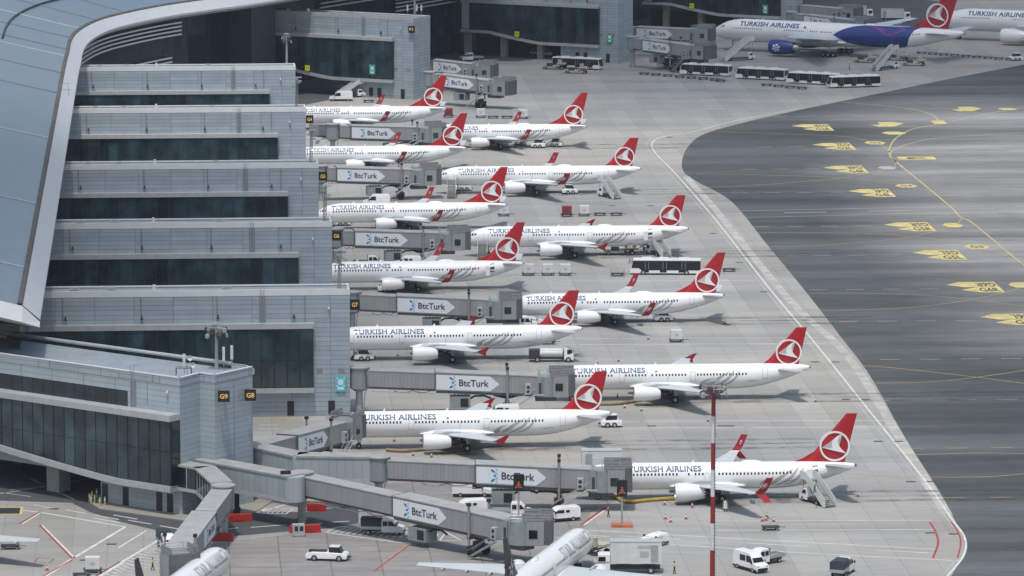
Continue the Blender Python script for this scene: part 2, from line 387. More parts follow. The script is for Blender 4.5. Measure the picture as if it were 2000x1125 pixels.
# white double line inside the apron edge
stripe([(1560, 212), (1440, 235), (1350, 258), (1290, 268), (1273, 282), (1283, 302), (1320, 340), (1400, 432), (1500, 560), (1600, 680), (1700, 805), (1800, 930), (1858, 1012), (1884, 1050), (1882, 1085), (1850, 1125), (1800, 1180)], .32, whiteln, .012, 6)
stripe([(1560, 209), (1440, 230), (1345, 254), (1282, 265), (1264, 281), (1274, 303), (1312, 343), (1392, 435), (1492, 563), (1592, 684), (1692, 809), (1792, 934), (1850, 1014), (1874, 1050), (1873, 1083), (1842, 1122), (1790, 1180)], .16, whiteln_f, .012, 6)
stripe([(1340, 345), (1400, 412), (1480, 512), (1560, 605), (1660, 700), (1760, 860), (1850, 1005)], 1.6, mat('edge_slabs', (.42, .41, .38), .8, var=.3, vs=.25), .008, 6)
for y, x0, x1 in ((289, 870, 1330), (312, 1200, 1318), (404, 1000, 1395), (419, 1010, 1405), (540, 1000, 1478), (549, 1100, 1480), (662, 1000, 1600), (673, 1130, 1610), (823, 1215, 1740), (836, 1190, 1752), (1018, 1400, 1820), (1036, 1400, 1826)):
    stripe([(x0, y), (x1, y - (x1 - x0) * .004)], .28, whiteln_f if y < 500 else whiteln, .012)
stripe([(1120, 812), (1290, 826), (1480, 836)], .2, redln_f); stripe([(1100, 650), (1220, 662)], .2, redln_f); stripe([(1220, 990), (1390, 1020), (1700, 1018), (1852, 1017)], .2, redln_f)
stripe([(1185, 990), (1135, 1025)], .5, redln); stripe([(1190, 990), (1140, 1026)], .3, whiteln, .016)
# crosshatched red zone at the lower right edge
stripe([(1816, 1020), (1828, 1040), (1832, 1062), (1822, 1090)], .34, redln, .016, 5); stripe([(1858, 1020), (1874, 1046), (1876, 1066), (1870, 1090)], .28, redln, .016, 5)
for k in range(13):
    y = 1024 + k * 5.4; stripe([(1820 + 8 * math.sin(k / 13 * 3.1), y), (1866 + 8 * math.sin(k / 13 * 3.1), y - 3)], .14, redln_f, .012)
# service road lanes at the lower right
stripe([(1140, 1035), (1400, 1050), (1700, 1066), (1830, 1073)], .3, whiteln); stripe([(1290, 1062), (1500, 1076), (1700, 1087), (1872, 1095)], .3, whiteln)
dashes((1210, 1047), (1830, 1081), .28, whiteln, 9, 9.5)
dashes((1140, 1045), (1190, 1048), .28, whiteln, 9, 9)
# lower left stand markings
stripe([(-30, 988), (80, 1001), (245, 1029)], .45, whiteln); stripe([(245, 1029), (140, 1092), (90, 1125), (40, 1160)], .5, whiteln)
stripe([(80, 1001), (42, 1024)], .3, whiteln); stripe([(77, 1000), (38, 1023)], .3, redln, .016); stripe([(42, 1024), (76, 1026)], .2, redln_f)
stripe([(78, 1026), (142, 1092)], .3, redln, .016); stripe([(82, 1026), (146, 1090)], .3, whiteln)
stripe([(142, 1093), (85, 1125), (50, 1145)], .3, redln, .016); stripe([(68, 1096), (76, 1089), (105, 1092), (96, 1100), (68, 1096)], .25, redln)
stripe([(235, 1097), (190, 1124), (150, 1150)], .3, redln, .016); stripe([(240, 1099), (195, 1127)], .3, whiteln)
dashes((286, 1036), (180, 1102), .3, whiteln, 13, 9)
for a, c in (((65, 986), (104, 993)), ((128, 996), (168, 1003)), ((187, 1006), (232, 1015)), ((182, 1012), (234, 1021)), ((222, 1006), (268, 1014)), ((250, 1016), (296, 1024)), ((312, 1027), (348, 1033))): stripe([a, c], .35, whiteln, .016)
for a, c in (((0, 965), (190, 932)), ((0, 962), (60, 970)), ((60, 935), (145, 976)), ((20, 957), (100, 950))): stripe([a, c], .35, whiteln_f, .016)
for k in range(9):
    stripe([(8 + k * 9, 935 + k * 1.4), (40 + k * 9, 941 + k * 1.6)], .3, whiteln_f, .016); stripe([(90 + k * 8, 948 + k * 2), (122 + k * 8, 955 + k * 2)], .3, whiteln_f, .016)
for k in range(16):
    stripe([(310 - k * 7, 1056 + k * 4.2), (330 - k * 7, 1058 + k * 4.6)], .22, whiteln, .016)
    stripe([(300 - k * 9, 1066 + k * 5), (345 - k * 8, 1074 + k * 5)], .16, whiteln, .016)
stripe([(312, 1054), (190, 1126), (150, 1150)], .5, whiteln, .016)
# striped keep-clear boxes by the vehicle bridge
for x0, y0, n in ((655, 1031, 17),):
    stripe([(636, 1040), (660, 1029), (860, 1034), (900, 1055), (780, 1060), (636, 1040)], .35, whiteln, .016)
    for k in range(n): stripe([(650 + k * 13, 1041 + k * 1.0), (676 + k * 12, 1031 + k * .8)], .22, whiteln, .016)
stripe([(505, 1002), (520, 992), (572, 994), (558, 1004), (505, 1002)], .3, whiteln, .016)
for k in range(4): stripe([(520 + k * 10, 1003), (534 + k * 9, 994)], .2, whiteln_f, .016)
for a, c in (((490, 1030), (560, 1025)), ((598, 1024), (630, 1022)), ((648, 1020), (682, 1018)), ((440, 1034), (465, 1031)), ((800, 1026), (860, 1029)), ((505, 925), (545, 920))): stripe([a, c], .35, whiteln, .016)
stripe([(500, 1002), (560, 985), (572, 974)], .4, whiteln, .016)
for y in (800, 830, 837): stripe([(506, y), (545, y)], .3, whiteln)
stripe([(730, 1116), (800, 1064)], .3, redln, .016); stripe([(760, 1090), (830, 1040)], .2, redln_f, .016)
for k in range(9): stripe([(800 + k * 30, 968 + k * 2.6), (860 + k * 30, 978 + k * 2.2)], .12, redln_f, .016)
# yellow kerb paint beside the walls
stripe([(505, 820), (580, 818)], 1.2, yellow_d, .016); stripe([(245, 993), (285, 1004)], 1.2, yellow_d, .016)
# taxi lines
YL = dict(m=yellow_d, sm=6)
stripe([(2010, 525), (1975, 498), (1900, 436), (1876, 424), (1850, 398), (1750, 316), (1738, 303), (1737, 290), (1750, 270), (1780, 253), (1820, 245), (1834, 240), (1822, 225), (1790, 215), (1740, 208), (1650, 200)], .30, yellow, .016, 6)
stripe([(1750, 316), (1739, 303), (1747, 292), (1790, 277), (1850, 268), (2010, 259)], .26, yellow, .016, 6)
stripe([(1834, 243), (1900, 228), (1960, 216), (2010, 210)], .26, yellow, .016, 6)
stripe([(1737, 298), (1725, 285), (1700, 276), (1640, 266), (1540, 262), (1350, 255)], .26, yellow_d, .016, 6)
stripe([(1750, 314), (1749, 322), (1740, 328), (1700, 337), (1640, 348), (1500, 360), (1380, 366)], .24, yellow_d, .016, 6)
stripe([(1822, 376), (1790, 366), (1740, 358), (1660, 348), (1500, 342), (1360, 340)], .24, yellow_d, .016, 6)
stripe([(1876, 424), (1874, 433), (1860, 442), (1800, 458), (1740, 468), (1600, 479), (1480, 483)], .24, yellow_d, .016, 6)
stripe([(1966, 500), (1930, 486), (1850, 470), (1750, 459), (1640, 455), (1470, 454)], .24, yellow_d, .016, 6)
stripe([(2010, 556), (1960, 572), (1880, 588), (1780, 600), (1650, 606), (1540, 604)], .24, yellow_d, .016, 6)
stripe([(2010, 600), (1940, 590), (1820, 578), (1700, 573), (1580, 573)], .24, yellow_d, .016, 6)
stripe([(2010, 722), (1900, 738), (1800, 747), (1700, 748)], .26, yellow_d, .016, 6)
stripe([(2010, 750), (1850, 730), (1700, 715), (1560, 712)], .26, yellow_d, .016, 6)
stripe([(1470, 912), (1600, 898), (1770, 889), (1900, 885), (2010, 886)], .28, yellow_d, .016, 6)
stripe([(1640, 925), (1780, 931), (1880, 932), (1950, 930), (2010, 924)], .28, yellow_d, .016, 6)
for y, x0, x1 in ((228, 1500, 1690), (287, 1480, 1600), (331, 1450, 1620), (377, 1430, 1670), (443, 1470, 1740), (500, 1520, 1800), (566, 1580, 1860), (628, 1640, 1920), (703, 1640, 2010), (782, 1700, 2010), (876, 1760, 2010), (972, 1840, 2010)):
    dashes((x0, y), (x1, y - (x1 - x0) * .008), .25, whiteln_f if y < 850 else yellow_d, 3.4, 3.6)
dashes((1636, 307), (1850, 304), .3, yellow_d, 3.5, 3.5)
# vehicle crossing over the taxiway
stripe([(1350, 414), (2010, 400)], .3, whiteln_f); stripe([(1365, 427), (2010, 412)], .3, whiteln_f); dashes((1365, 419), (2010, 406), .5, whiteln_f, 9, 9)
# tyre darkened bands on the taxiway
for (mn, z), mb in STR.items():
    o = mb.build({'white_line': 'painted_line_white', 'faded_white_line': 'painted_line_faded', 'red_line': 'painted_line_red', 'faded_red_line': 'painted_line_faint_red', 'yellow_line': 'taxi_line_faded', 'yellow_marking': 'taxi_line_yellow', 'edge_slabs': 'edge_slab_strip'}[mn], MATS[mn]); tag(o, kind='structure')

# yellow stand number panels painted on the taxiway
PANG = 'yellow stand panels painted on the taxiway'
def panel(px, py, w, rows, label, mirror=True, tipl=3.0):
    """double arrow panel, pointing left; rows = (upper, lower) lettering, the upper one written for the opposite direction"""
    o = P(px, py); r = thing('stand_marking_panel', label, 'ground marking', (o.x, o.y, 0), R(SITE), PANG)
    h = 6.6; b = MB(); k = 0.      # k: the arrow rows are skewed like the photographed ones
    b.add([(-w / 2 + 1.1 + tipl, -.2, .02), (-w / 2 + .8, -h / 2, .02), (-w / 2 + 1.1 + tipl, -h, .02), (w / 2 + k, -h, .02), (w / 2, -.1, .02)], [(0, 1, 2, 3, 4)])
    b.add([(-w / 2 + tipl - 1, h, .02), (-w / 2 - 1., h / 2, .02), (-w / 2 + tipl - 1, .1, .02), (w / 2, .1, .02), (w / 2 - k, h, .02)], [(0, 1, 2, 3, 4)])
    b.build('painted_field', yellow, r)
    if rows:
        flat_text(rows[1], w * .44, 4.6, .02, lambda x, y: (w * .0 + x, -5.6 + y, .026), 'stand_number', blacktxt, r)
        flat_text(rows[0], w * .44, 4.6, .02, lambda x, y: (w * .46 - x, 5.5 - y, .026), 'stand_number', blacktxt, r)
for px, py, w_, t in ((1590, 249, 8, 'G2R'), (1632, 286, 8, 'G2L'), (1655, 331, 8, 'G4R'), (1706, 377, 8, 'G4L'), (1780, 443, 8.4, 'G5R'), (1838, 498, 8.4, 'G5L'), (1908, 561, 8.6, 'G6R'), (1978, 624, 9, 'G6L')):
    panel(px, py, w_, (t, t), 'yellow painted stand panel reading %s in black on the dark taxiway' % t)
def patch(px, py, w, h, label, grey=False, lens=True, tx=None):
    h *= 1.9
    o = P(px, py); b = MB()
    pts = [(-w / 2, 0), (-w / 4, -h / 2), (w / 4, -h / 2), (w / 2, 0), (w / 4, h / 2), (-w / 4, h / 2)] if lens else [(-w / 2, -h / 2), (w / 2, -h / 2), (w / 2, h / 2), (-w / 2, h / 2)]
    if lens == 'zig': pts = [(-w * .18, h / 2), (w * .28, h / 2), (w / 2, h * .12), (w * .12, -h / 2), (-w * .28, -h / 2), (-w / 2, -h * .12), (-w * .2, -h * .02)][::-1]
    b.add([(x, y, .021) for x, y in pts], [list(range(len(pts)))])
    r = b.build('taxi_marking_patch', whiteln_f if grey else yellow, None, loc=(o.x, o.y, 0), rz=R(SITE)); tag(r, label, 'ground marking', PANG)
    if tx: flat_text(tx, w * .5, h * .5, .02, lambda x, y: (-w * .25 + x, -h * .25 + y, .026), 'lettering', blacktxt, r)
patch(1887, 213, 8, 5, 'yellow pointed patch painted on the far taxiway, nearest the buses side'.replace(', nearest the buses side', ' just left of the smaller one'), lens='zig'); patch(1968, 213, 5, 2.5, 'small yellow painted patch at the right edge of the far taxiway')
patch(1732, 243, 8.5, 5, 'yellow pointed patch painted between the G2R panel and the line junction', lens='zig'); patch(1746, 260, 6, 3, 'yellow lens shaped patch painted beside the upper taxi curve')
patch(1834, 239, 3.2, 3.6, 'small square yellow patch painted where the two upper taxi lines meet', lens=False); patch(1709, 279, 5.2, 3.2, 'yellow patch painted on the curve right of the G2L panel', tx='G2')
patch(1790, 309, 8.5, 2.8, 'long flat yellow bar painted right of the fork in the taxi line', lens=False, tx='E')
patch(1733, 328, 4.2, 3, 'faded grey patch painted just below the taxi line fork', grey=True); patch(1770, 363, 5, 3, 'pale yellow patch painted above the G4L panel', tx='G4')
patch(1861, 440, 4.4, 3.2, 'faded yellow patch painted below the taxi line bend'); patch(1908, 482, 5.2, 3.4, 'yellow patch painted beside the long diagonal taxi line', tx='G5'); patch(1993, 557, 4.6, 3.6, 'yellow patch painted at the right edge beside the G6R panel')
patch(8, 998, 5.4, 3.0, 'yellow and black stand patch painted at the left edge of the near apron', lens=False)
q = P(8, 998); b = MB(); b.add([(-2.3, -2.3, .03), (2.3, -2.3, .03), (2.3, 2.3, .03), (-2.3, 2.3, .03)], [(0, 1, 2, 3)]); b.build('dark_field', dkmetal, [o for o in COL.objects if o.name.startswith('taxi_marking_patch')][-1])

# dark drain covers and oil marks
for i, (px, py) in enumerate(((1715, 862), (1755, 862), (1779, 941), (1819, 941), (1817, 1041), (1863, 1043), (1592, 707), (1632, 707), (1652, 780), (1690, 780), (1273, 832), (1410, 832), (1426, 832), (1195, 402), (1270, 402), (1444, 513), (105, 994), (218, 1063), (166, 1094), (1308, 268), (1393, 456), (1492, 570))):
    o = P(px, py); b = MB(); b.box(-.7, .7, -.35, .35, 0, .03); b.box(-.62, .62, -.27, .27, .03, .04)
    tag(b.build('drain_cover', dkmetal, None, loc=(o.x, o.y, .004), rz=R(SITE)), 'dark metal drain cover let into the pale apron concrete', 'drain cover', 'drain covers across the apron')
# kerb islands at the foot of the buildings
b = MB(); g = [P(x, y) for x, y in ((178, 985), (180, 975), (200, 965), (235, 950), (500, 905), (600, 940), (500, 1000), (440, 1022), (360, 1018), (260, 1004), (195, 995))]
b.prism([(p.x, p.y) for p in g], 0.01, .14); tag(b.build('pavement_island', pave_m), kind='structure')

# ---------------------------------------------------------------- terminal buildings
TOPZ = 20.7
def pane_mesh(wd, z0a, z0b, z1, split):
    """one glazed bay: an upper and a lower sheet, 6 cm thick; local x 0..wd"""
    b = MB(); g = .17
    b.side([(g / 2, split + .05), (wd - g / 2, split + .05), (wd - g / 2, z1), (g / 2, z1)], -.06, 0)
    b.side([(g / 2, z0a), (wd - g / 2, z0b), (wd - g / 2, split - .05), (g / 2, split - .05)], -.06, 0)
    return b
def finger(px, py, yaw, Lf, label, depth=8.5, gl=6.0, soff=None, ground_len=26, pane=2.08, glen=None, dark_left=0, extra=True, cols=True):
    """boarding wing: near right roof corner seen at pixel (px, py); local x runs left (negative), y away"""
    o = P(px, py, TOPZ); r = thing('boarding_wing', label, 'terminal wing', (o.x, o.y, 0), R(yaw), 'boarding wings of the terminal')
    soff = soff or (lambda x: 4.8)
    glen = glen or Lf
    n = 14; xs = [-Lf + (Lf - gl + .1) * i / n for i in range(n + 1)]
    # main body above the soffit and the ground storey
    b = MB(); prof = [(-Lf, soff(-Lf) - .1)] + [(x, soff(x) - .1) for x in xs[1:]] + [(0, soff(-gl) - .1), (0, TOPZ - 1), (-Lf, TOPZ - 1)]
    b.side(prof, 0, depth); b.box(-ground_len, 0, .02, depth, .0, soff(-gl) - .1)
    b.build('wall', clad, r)
    b = MB(); b.box(-Lf, -.01, .3, depth - .02, TOPZ - 1, TOPZ - .75); b.build('roof', roof_m, r)
    b = MB(); b.box(-Lf, .04, -.05, .3, TOPZ - 1.0, TOPZ); b.box(-.3, .04, .31, depth, TOPZ - 1., TOPZ - .35); b.build('parapet', trim_white if yaw > 0 else trim, r)
    b = MB(); b.tube([(-Lf, depth - .3, TOPZ - .55), (-.2, depth - .3, TOPZ - .55)], .2, 8)
    for k in range(int(Lf / 6)): b.cyl((-k * 6 - 2, depth - .3, TOPZ - 1), (-k * 6 - 2, depth - .3, TOPZ - .6), .06, n=5)
    b.build('roof_rail', rail_m, r)
    b = MB(); b.box(-Lf, -gl + .15, -1.3, -.002, 14.45, 15.3); b.build('ledge', trim, r)
    b = MB()
    for x0, x1 in zip(xs[:-1], xs[1:]):
        x1 = min(x1, -gl + .15) if x1 < xs[-1] else -gl + .15
        b.side([(x0, soff(x0) - .8), (x1, soff(x1) - .8), (x1, soff(x1) - .02), (x0, soff(x0) - .02)], -1.3, -.002)
    b.build('lower_frame', trim, r)
    b = MB(); b.side([(-glen, soff(-glen)), (-gl, soff(-gl)), (-gl, 14.43), (-glen, 14.43)], -1.0, -.004)
    if glen < Lf: b2 = MB(); b2.box(-glen - 2.2, -glen, -1.1, -.004, soff(-glen) + .3, 14.43); b2.build('end_panel', trim, r)
    b.build('glazing_frame', mull, r)
    k = 0; x = -gl; me = None
    while x - pane > -glen and k < 98:
        a, c = soff(x - pane), soff(x)
        if me is None or abs(a - c) > 1e-4:
            w_ = pane_mesh(pane, a + .06, c + .06, 14.36, 9.3).build('window', glass, r, loc=(x - pane, -1.0, 0)); me = w_.data if abs(a - c) < 1e-4 else None
        else:
            w_ = bpy.data.objects.new('window', me); COL.objects.link(w_); w_.parent = r; w_.location = (x - pane, -1.0, 0)
        x -= pane; k += 1
    w_ = pane_mesh(.9, soff(-gl) + .06, soff(-gl) + .06, 14.36, 9.3).build('window', glass, r, loc=(-gl, -.95, 0), rz=R(90))
    if extra:
        for q in range(int((Lf - 6) / 12.2)):
            b = MB(); x = -9 - q * 12.2; b.cbox(x, -.18, 16.4, .22, .3, .5); b.cbox(x, -.3, 16.1, .5, .25, .16); b.build('wall_lamp', dkmetal, r)
        b = MB(); xl = -14.6
        b.box(xl, xl + 1.1, -.03, -.004, 15.4, TOPZ - 1); b.build('ladder_recess', mat('recess', (.22, .25, .28), .6), r)
        b = MB()
        for s_ in (.3, .8): b.cyl((xl + s_, -.2, 15.4), (xl + s_, -.2, TOPZ + .5), .035, n=5)
        for q in range(14): b.cyl((xl + .3, -.2, 15.6 + q * .37), (xl + .8, -.2, 15.6 + q * .37), .025, n=4)
        b.build('ladder', galv, r)
        b = MB(); b.cbox(-3.4, -.25, 17.6, .3, .5, .3); b.build('camera_dome', trim_white, r)
        for x in (-3.0, -9.6, -ground_len + 5):
            b = MB(); b.box(x - .55, x + .55, -.03, .02, 0.12, 2.5); b.build('door', black, r)
        b = MB(); b.side([(-31.8, TOPZ - .6), (-31.0, TOPZ - .6), (-31.2, TOPZ + .55), (-31.6, TOPZ + .55)], 2.2, 3.0); b.build('roof_fan', trim_white, r)
        for q, x in enumerate((-20.5, -39, -45)):
            b = MB(); b.box(x, x + 1.6, 2.6, 4.2, TOPZ - .75, TOPZ - .1); b.box(x + .2, x + 1.4, 2.8, 4.0, TOPZ - .1, TOPZ + .15); b.build('roof_plant', galv, r)
        for x in (-7.2, -21.3, -33.5, -46):
            b = MB(); b.cyl((x, -.09, 15.35), (x, -.09, TOPZ - 1.), .07, n=6); b.build('downpipe', steel, r)
        for x in (-1.4, -4.9):
            b = MB(); b.box(x - .5, x + .5, -.03, .0, 7.0, 7.8); b.build('wall_vent', steel, r)
    if cols:
        x = -ground_len - 7
        while x > -Lf:
            b = MB(); b.box(x - .8, x + .8, 1.4, 3.0, 0, soff(x) - .1); b.build('column', concrete_col, r); x -= 11
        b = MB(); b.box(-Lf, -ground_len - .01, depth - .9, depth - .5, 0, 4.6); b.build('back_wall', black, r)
    return r, (o.x, o.y)
def wallsign(o, yaw, x, z, t, label, w=1.6, h=1.5, y0=.0):
    c, s = math.cos(R(yaw)), math.sin(R(yaw))
    r = thing('gate_sign', label, 'gate sign', (o[0] + x * c - y0 * s, o[1] + x * s + y0 * c, z), R(yaw), 'black gate number signs')
    b = MB(); b.box(0, w, 0, .35, 0, h); b.box(w * .3, w * .7, .35, .8, h * .3, h * .7); b.build('panel', sign_black, r)
    flat_text(t, w * .62, h * .42, .03, lambda a, q: (w * .19 + a, -.02, h * .29 + q), 'letters', amber, r)
FING = []
for i, (px, py, nm) in enumerate(((683, 564, 'pale panelled boarding wing nearest the gate building, with the G7 sign on its end'), (648, 432, 'grey panelled boarding wing carrying the G6 sign, second nearest of the parallel row'), (622, 318, 'grey panelled boarding wing carrying the G5 sign, in the middle of the parallel row'), (597, 209, 'bright panelled boarding wing carrying the G4 sign, second from the back'), (577, 128, 'farthest of the parallel boarding wings, with a floodlight mast and no gate sign'))):
    r, o = finger(px, py, SITE, 62 if i else 66, nm, glen=53 if i else 55)
    FING.append(o)
G7, G6, G5, G4, G3 = FING
for o, t in ((G7, 'G7'), (G6, 'G6'), (G5, 'G5'), (G4, 'G4')):
    wallsign(o, SITE, .06, 17.2, t, 'black square gate sign reading %s in yellow on the end of a boarding wing' % t, 1.55, 1.7, .3)

# far concourse wings, turned the other way
def sofF(Lt): return lambda x: 4.8 if x > -22 else 4.8 + 2.4 * min(1, (-22 - x) / 16) ** 1.3
F1r, F1 = finger(807, 33, -27, 45.5, 'far grey wing with the F1 sign and a green sign on its glass', depth=9, gl=5.4, soff=sofF(0), ground_len=17, glen=44, extra=True, cols=False)
q = P(1207, 124, 0); q2 = q + Vector((0, 0, TOPZ))
def topix(v):
    d = v - Vector((0, 0, H)); f = Vector((0, math.cos(PITCH), -math.sin(PITCH))); u = Vector((0, math.sin(PITCH), math.cos(PITCH)))
    return 1000 + FPX * d.x / d.dot(f), 562.5 - FPX * d.dot(u) / d.dot(f)
F3r, F3 = finger(*topix(q2), -27, 46.5, 'far grey wing at the middle of the upper edge with a bus parked below it', depth=9, gl=5.4, soff=sofF(0), ground_len=17, glen=44, extra=True)
q2 = P(1553, 66, 0) + Vector((0, 0, TOPZ))
F5r, F5 = finger(*topix(q2), -27, 47, 'far dark glass wing behind the blue engined aircraft', depth=5, gl=4.4, soff=sofF(0), ground_len=12, glen=44, extra=True)
wallsign(F1, -27, -1.0, 16.8, 'F1', 'black square gate sign reading F1 on the far grey wing', 1.7, 1.7, -.8)
def gatepanel(o, yaw, x, z, t, label, m=hi_yellow, w=1.35, h=1.35, y0=-1.6, tm=None, cat='information sign', name='wall_sign', grp='small coloured signs on the buildings'):
    c, s = math.cos(R(yaw)), math.sin(R(yaw))
    r = thing(name, label, cat, (o[0] + x * c - y0 * s, o[1] + x * s + y0 * c, z), R(yaw), grp)
    b = MB(); b.box(0, w, 0, .12, 0, h); b.box(w * .42, w * .58, .12, .25, -.5, h * .5); b.build('panel', m, r)
    if t: flat_text(t, w * .6, h * .32, .02, lambda a, q: (w * .2 + a, -.02, h * .36 + q), 'letters', tm or blacktxt, r)
    return r
def evac(o, yaw, x, z, label, m, y0):
    r = gatepanel(o, yaw, x, z, None, label, m, 1.7, 2.5, y0)
    b = MB(); n = 14
    b.add([(.85 + .48 * math.cos(6.2832 * i / n), -.02, 1.55 + .52 * math.sin(6.2832 * i / n)) for i in range(n)], [list(range(n))])
    for a in (0, 90, 180, 270):
        ca, sa = math.cos(R(a + 45)), math.sin(R(a + 45)); b.cbox(.85 + ca * .78, -.02, 1.55 + sa * .85, .22, .02, .22)
    b.box(.35, 1.35, -.03, -.01, .3, .75); b.build('symbol', mat('sign_pale', (.62, .78, .82), .5), r)
gatepanel(F1, -27, -30, 6.0, 'F1', 'small yellow F1 sign on the glass of the far grey wing')
gatepanel(F3, -27, -30, 6.0, 'F3', 'small yellow F3 sign under the middle far wing')
gatepanel(F5, -27, -32, 6.0, 'F5', 'small yellow F5 sign on the dark glass wing behind the blue engined aircraft')
evac(F1, -27, -11.8, 5.9, 'green emergency sign glowing on the glass of the far grey wing', green_m, -1.3)
evac(F3, -27, -3.2, 5.4, 'green emergency sign on the end wall above a door, beside the parked bus', green_m, -.25)
evac(F5, -27, -9.5, 5.4, 'green emergency sign above the nose of the blue engined aircraft', green_m, -1.3)
evac(G7, SITE, -2.4, 4.0, 'light blue emergency sign on the nearest parallel wing', cyan_m, -.25)

# roof canopy following the pier and the far concourse
CP = [P(78, 627, 25), P(114, 396, 25), P(150, 165, 25), P(158, 125, 25)] + [P(x, y, 25) for x, y in ((163, 100), (178, 80), (215, 60), (270, 45), (340, 31), (420, 19), (520, 5))] + [Vector((x, y, 25)) for x, y in ((-36, 1307), (-12, 1350), (40, 1444), (95, 1543), (150, 1642))]
cp = spline([(p.x, p.y) for p in CP], 8)
def offs(path, d):
    out = []
    for i, p in enumerate(path):
        a = path[max(i - 1, 0)]; c = path[min(i + 1, len(path) - 1)]; t = Vector((c[0] - a[0], c[1] - a[1])).normalized()
        out.append((p[0] - t.y * d, p[1] + t.x * d))
    return out
cr = thing('terminal_roof', 'huge curved blue grey steel roof with a pale edge band sweeping over the pier at the left', 'roof', (cp[0][0], cp[0][1], 0))
ox, oy = cp[0]
def rows(ds, zs, skip=0):
    rings = []
    for d, z in zip(ds, zs): rings.append([(p[0] - ox, p[1] - oy, z) for p in offs(cp, d)[skip:]])
    b = MB(); n = len(rings[0])
    b.add([p for r in rings for p in r], [(k * n + i, k * n + i + 1, (k + 1) * n + i + 1, (k + 1) * n + i) for k in range(len(rings) - 1) for i in range(n - 1)])
    return b
ds = [2.6, 5, 9, 14, 20, 27, 35, 44, 54]; zs = [27.3, 27.9, 28.8, 30.0, 31.4, 32.8, 33.9, 34.5, 34.2]
rows(ds, zs).build('roof_shell', canopy_m, cr, smooth=True)
rows([0, 0, 2.5, 2.6], [24.7, 25.2, 27.35, 27.3]).build('edge_band', mat('edge_band', (.50, .53, .56), .45, var=.06, vs=.3), cr)
rows([2.55, 2.7, 3.3, 3.4], [27.5, 27.62, 27.75, 27.4]).build('gutter', mat('gutter_dirt', (.10, .09, .08), .8, var=.5, vs=1.), cr)
rows([0, 1.2, 3.2, 54], [24.7, 24.0, 24.3, 24.4]).build('soffit', soffit_m, cr)
# near gable band
e0 = offs(cp, 0)[0]; t0 = Vector((cp[1][0] - cp[0][0], cp[1][1] - cp[0][1])).normalized(); n0 = Vector((-t0.y, t0.x))
b = MB(); vs = []; 
for d, z in zip([0, 2.6] + ds[1:], [24.9, 27.3] + zs[1:]):
    bz = 24.0 + max(0, (z - 27)) * .95
    vs += [(n0.x * d, n0.y * d, z + .02), (n0.x * d - t0.x * 1.6, n0.y * d - t0.y * 1.6, z - 2.2 if d > 2 else 24.3), (n0.x * d + t0.x * 1.2, n0.y * d + t0.y * 1.2, z - 3.2 if d > 2 else 24)]
b.add(vs, [f for k in range(len(ds)) for f in ((3 * k, 3 * k + 1, 3 * k + 4, 3 * k + 3), (3 * k + 1, 3 * k + 2, 3 * k + 5, 3 * k + 4))])
b.build('gable_band', MATS['edge_band'], cr)
def seam_line(s, r=.12, m=rail_m, name='roof_seam'):
    # seam across the shell at path index s
    pts = [(offs(cp, d)[s][0] - ox, offs(cp, d)[s][1] - oy, z + .1) for d, z in zip(ds, zs)]
    b = MB(); b.tube(pts, r, 5); b.build(name, m, cr)
for s in (3, 7, 11, 14, 16, 21, 26, 34, 41, 48, 56): seam_line(s, .14 if s % 2 else .10, rail_m if s % 2 else steel)
b = MB(); pp = offs(cp, 17); b.tube([(p[0] - ox, p[1] - oy, 30.85) for p in pp[24:]], .28, 5); b.build('ridge_gutter', mull, cr)
for k in range(7):
    p = offs(cp, 26)[24 + k * 3]; b = MB(); b.cbox(p[0] - ox, p[1] - oy, 33, 5, 2.2, .8); b.build('skylight', trim, cr)
# access ladder arm on the edge
p = P(118, 178, 27); b = MB(); X, Y = p.x - ox, p.y - oy
b.box(X - .5, X + 2.2, Y, Y + .12, 27.2, 27.35); b.box(X, X + .1, Y, Y + .1, 26, 28.6); b.box(X + 1.6, X + 1.7, Y, Y + .1, 26, 28.6); b.box(X, X + 1.7, Y, Y + .1, 28.5, 28.6); b.build('roof_access_frame', galv, cr)
# dark glazed concourse facade below the canopy
fr = thing('concourse_facade', 'dark glazed concourse wall with pale louvre bars under the curved roof edge', 'facade', (ox, oy, 0))
wl = offs(cp, 3.3)[:70] + [(-70, 1276), (-63, 1295)]
wl += [(-63 + 50 * k / 8, 1295 + 90 * k / 8) for k in range(1, 30)]
b = MB(); n = len(wl) - 1
for i in range(1, n):
    (x0, y0), (x1, y1) = wl[i], wl[i + 1]
    b.add([(x0 - ox, y0 - oy, 0), (x1 - ox, y1 - oy, 0), (x1 - ox, y1 - oy, 24.3), (x0 - ox, y0 - oy, 24.3)], [(0, 1, 2, 3)])
b.build('glass_wall', seams(mat('curtain_glass', (.012, .02, .03), .18, spec=.4), (.014, .024, .036), 2.5, 2.5, 5.2, .1, .1, .4, .35), fr)
def louvre(a, c, z, d=2.3, r=.2, nm='louvre_bar'):
    pts = [(p[0] - ox, p[1] - oy, z) for p in offs(wl, -1.0)[a:c]]
    b = MB()
    for i in range(len(pts) - 1):
        p, q_ = pts[i], pts[i + 1]; t = Vector((q_[0] - p[0], q_[1] - p[1])).normalized(); nx, ny = t.y * .35, -t.x * .35
        b.add([(p[0], p[1], z), (q_[0], q_[1], z), (q_[0] + nx, q_[1] + ny, z), (p[0] + nx, p[1] + ny, z), (p[0], p[1], z + .34), (q_[0], q_[1], z + .34), (q_[0] + nx, q_[1] + ny, z + .34), (p[0] + nx, p[1] + ny, z + .34)],
              [(0, 3, 2, 1), (4, 5, 6, 7), (0, 1, 5, 4), (1, 2, 6, 5), (2, 3, 7, 6), (3, 0, 4, 7)])
    b.build(nm, trim_white, fr)
for k in range(4): louvre(26, 68, 22.6 - k * .95)
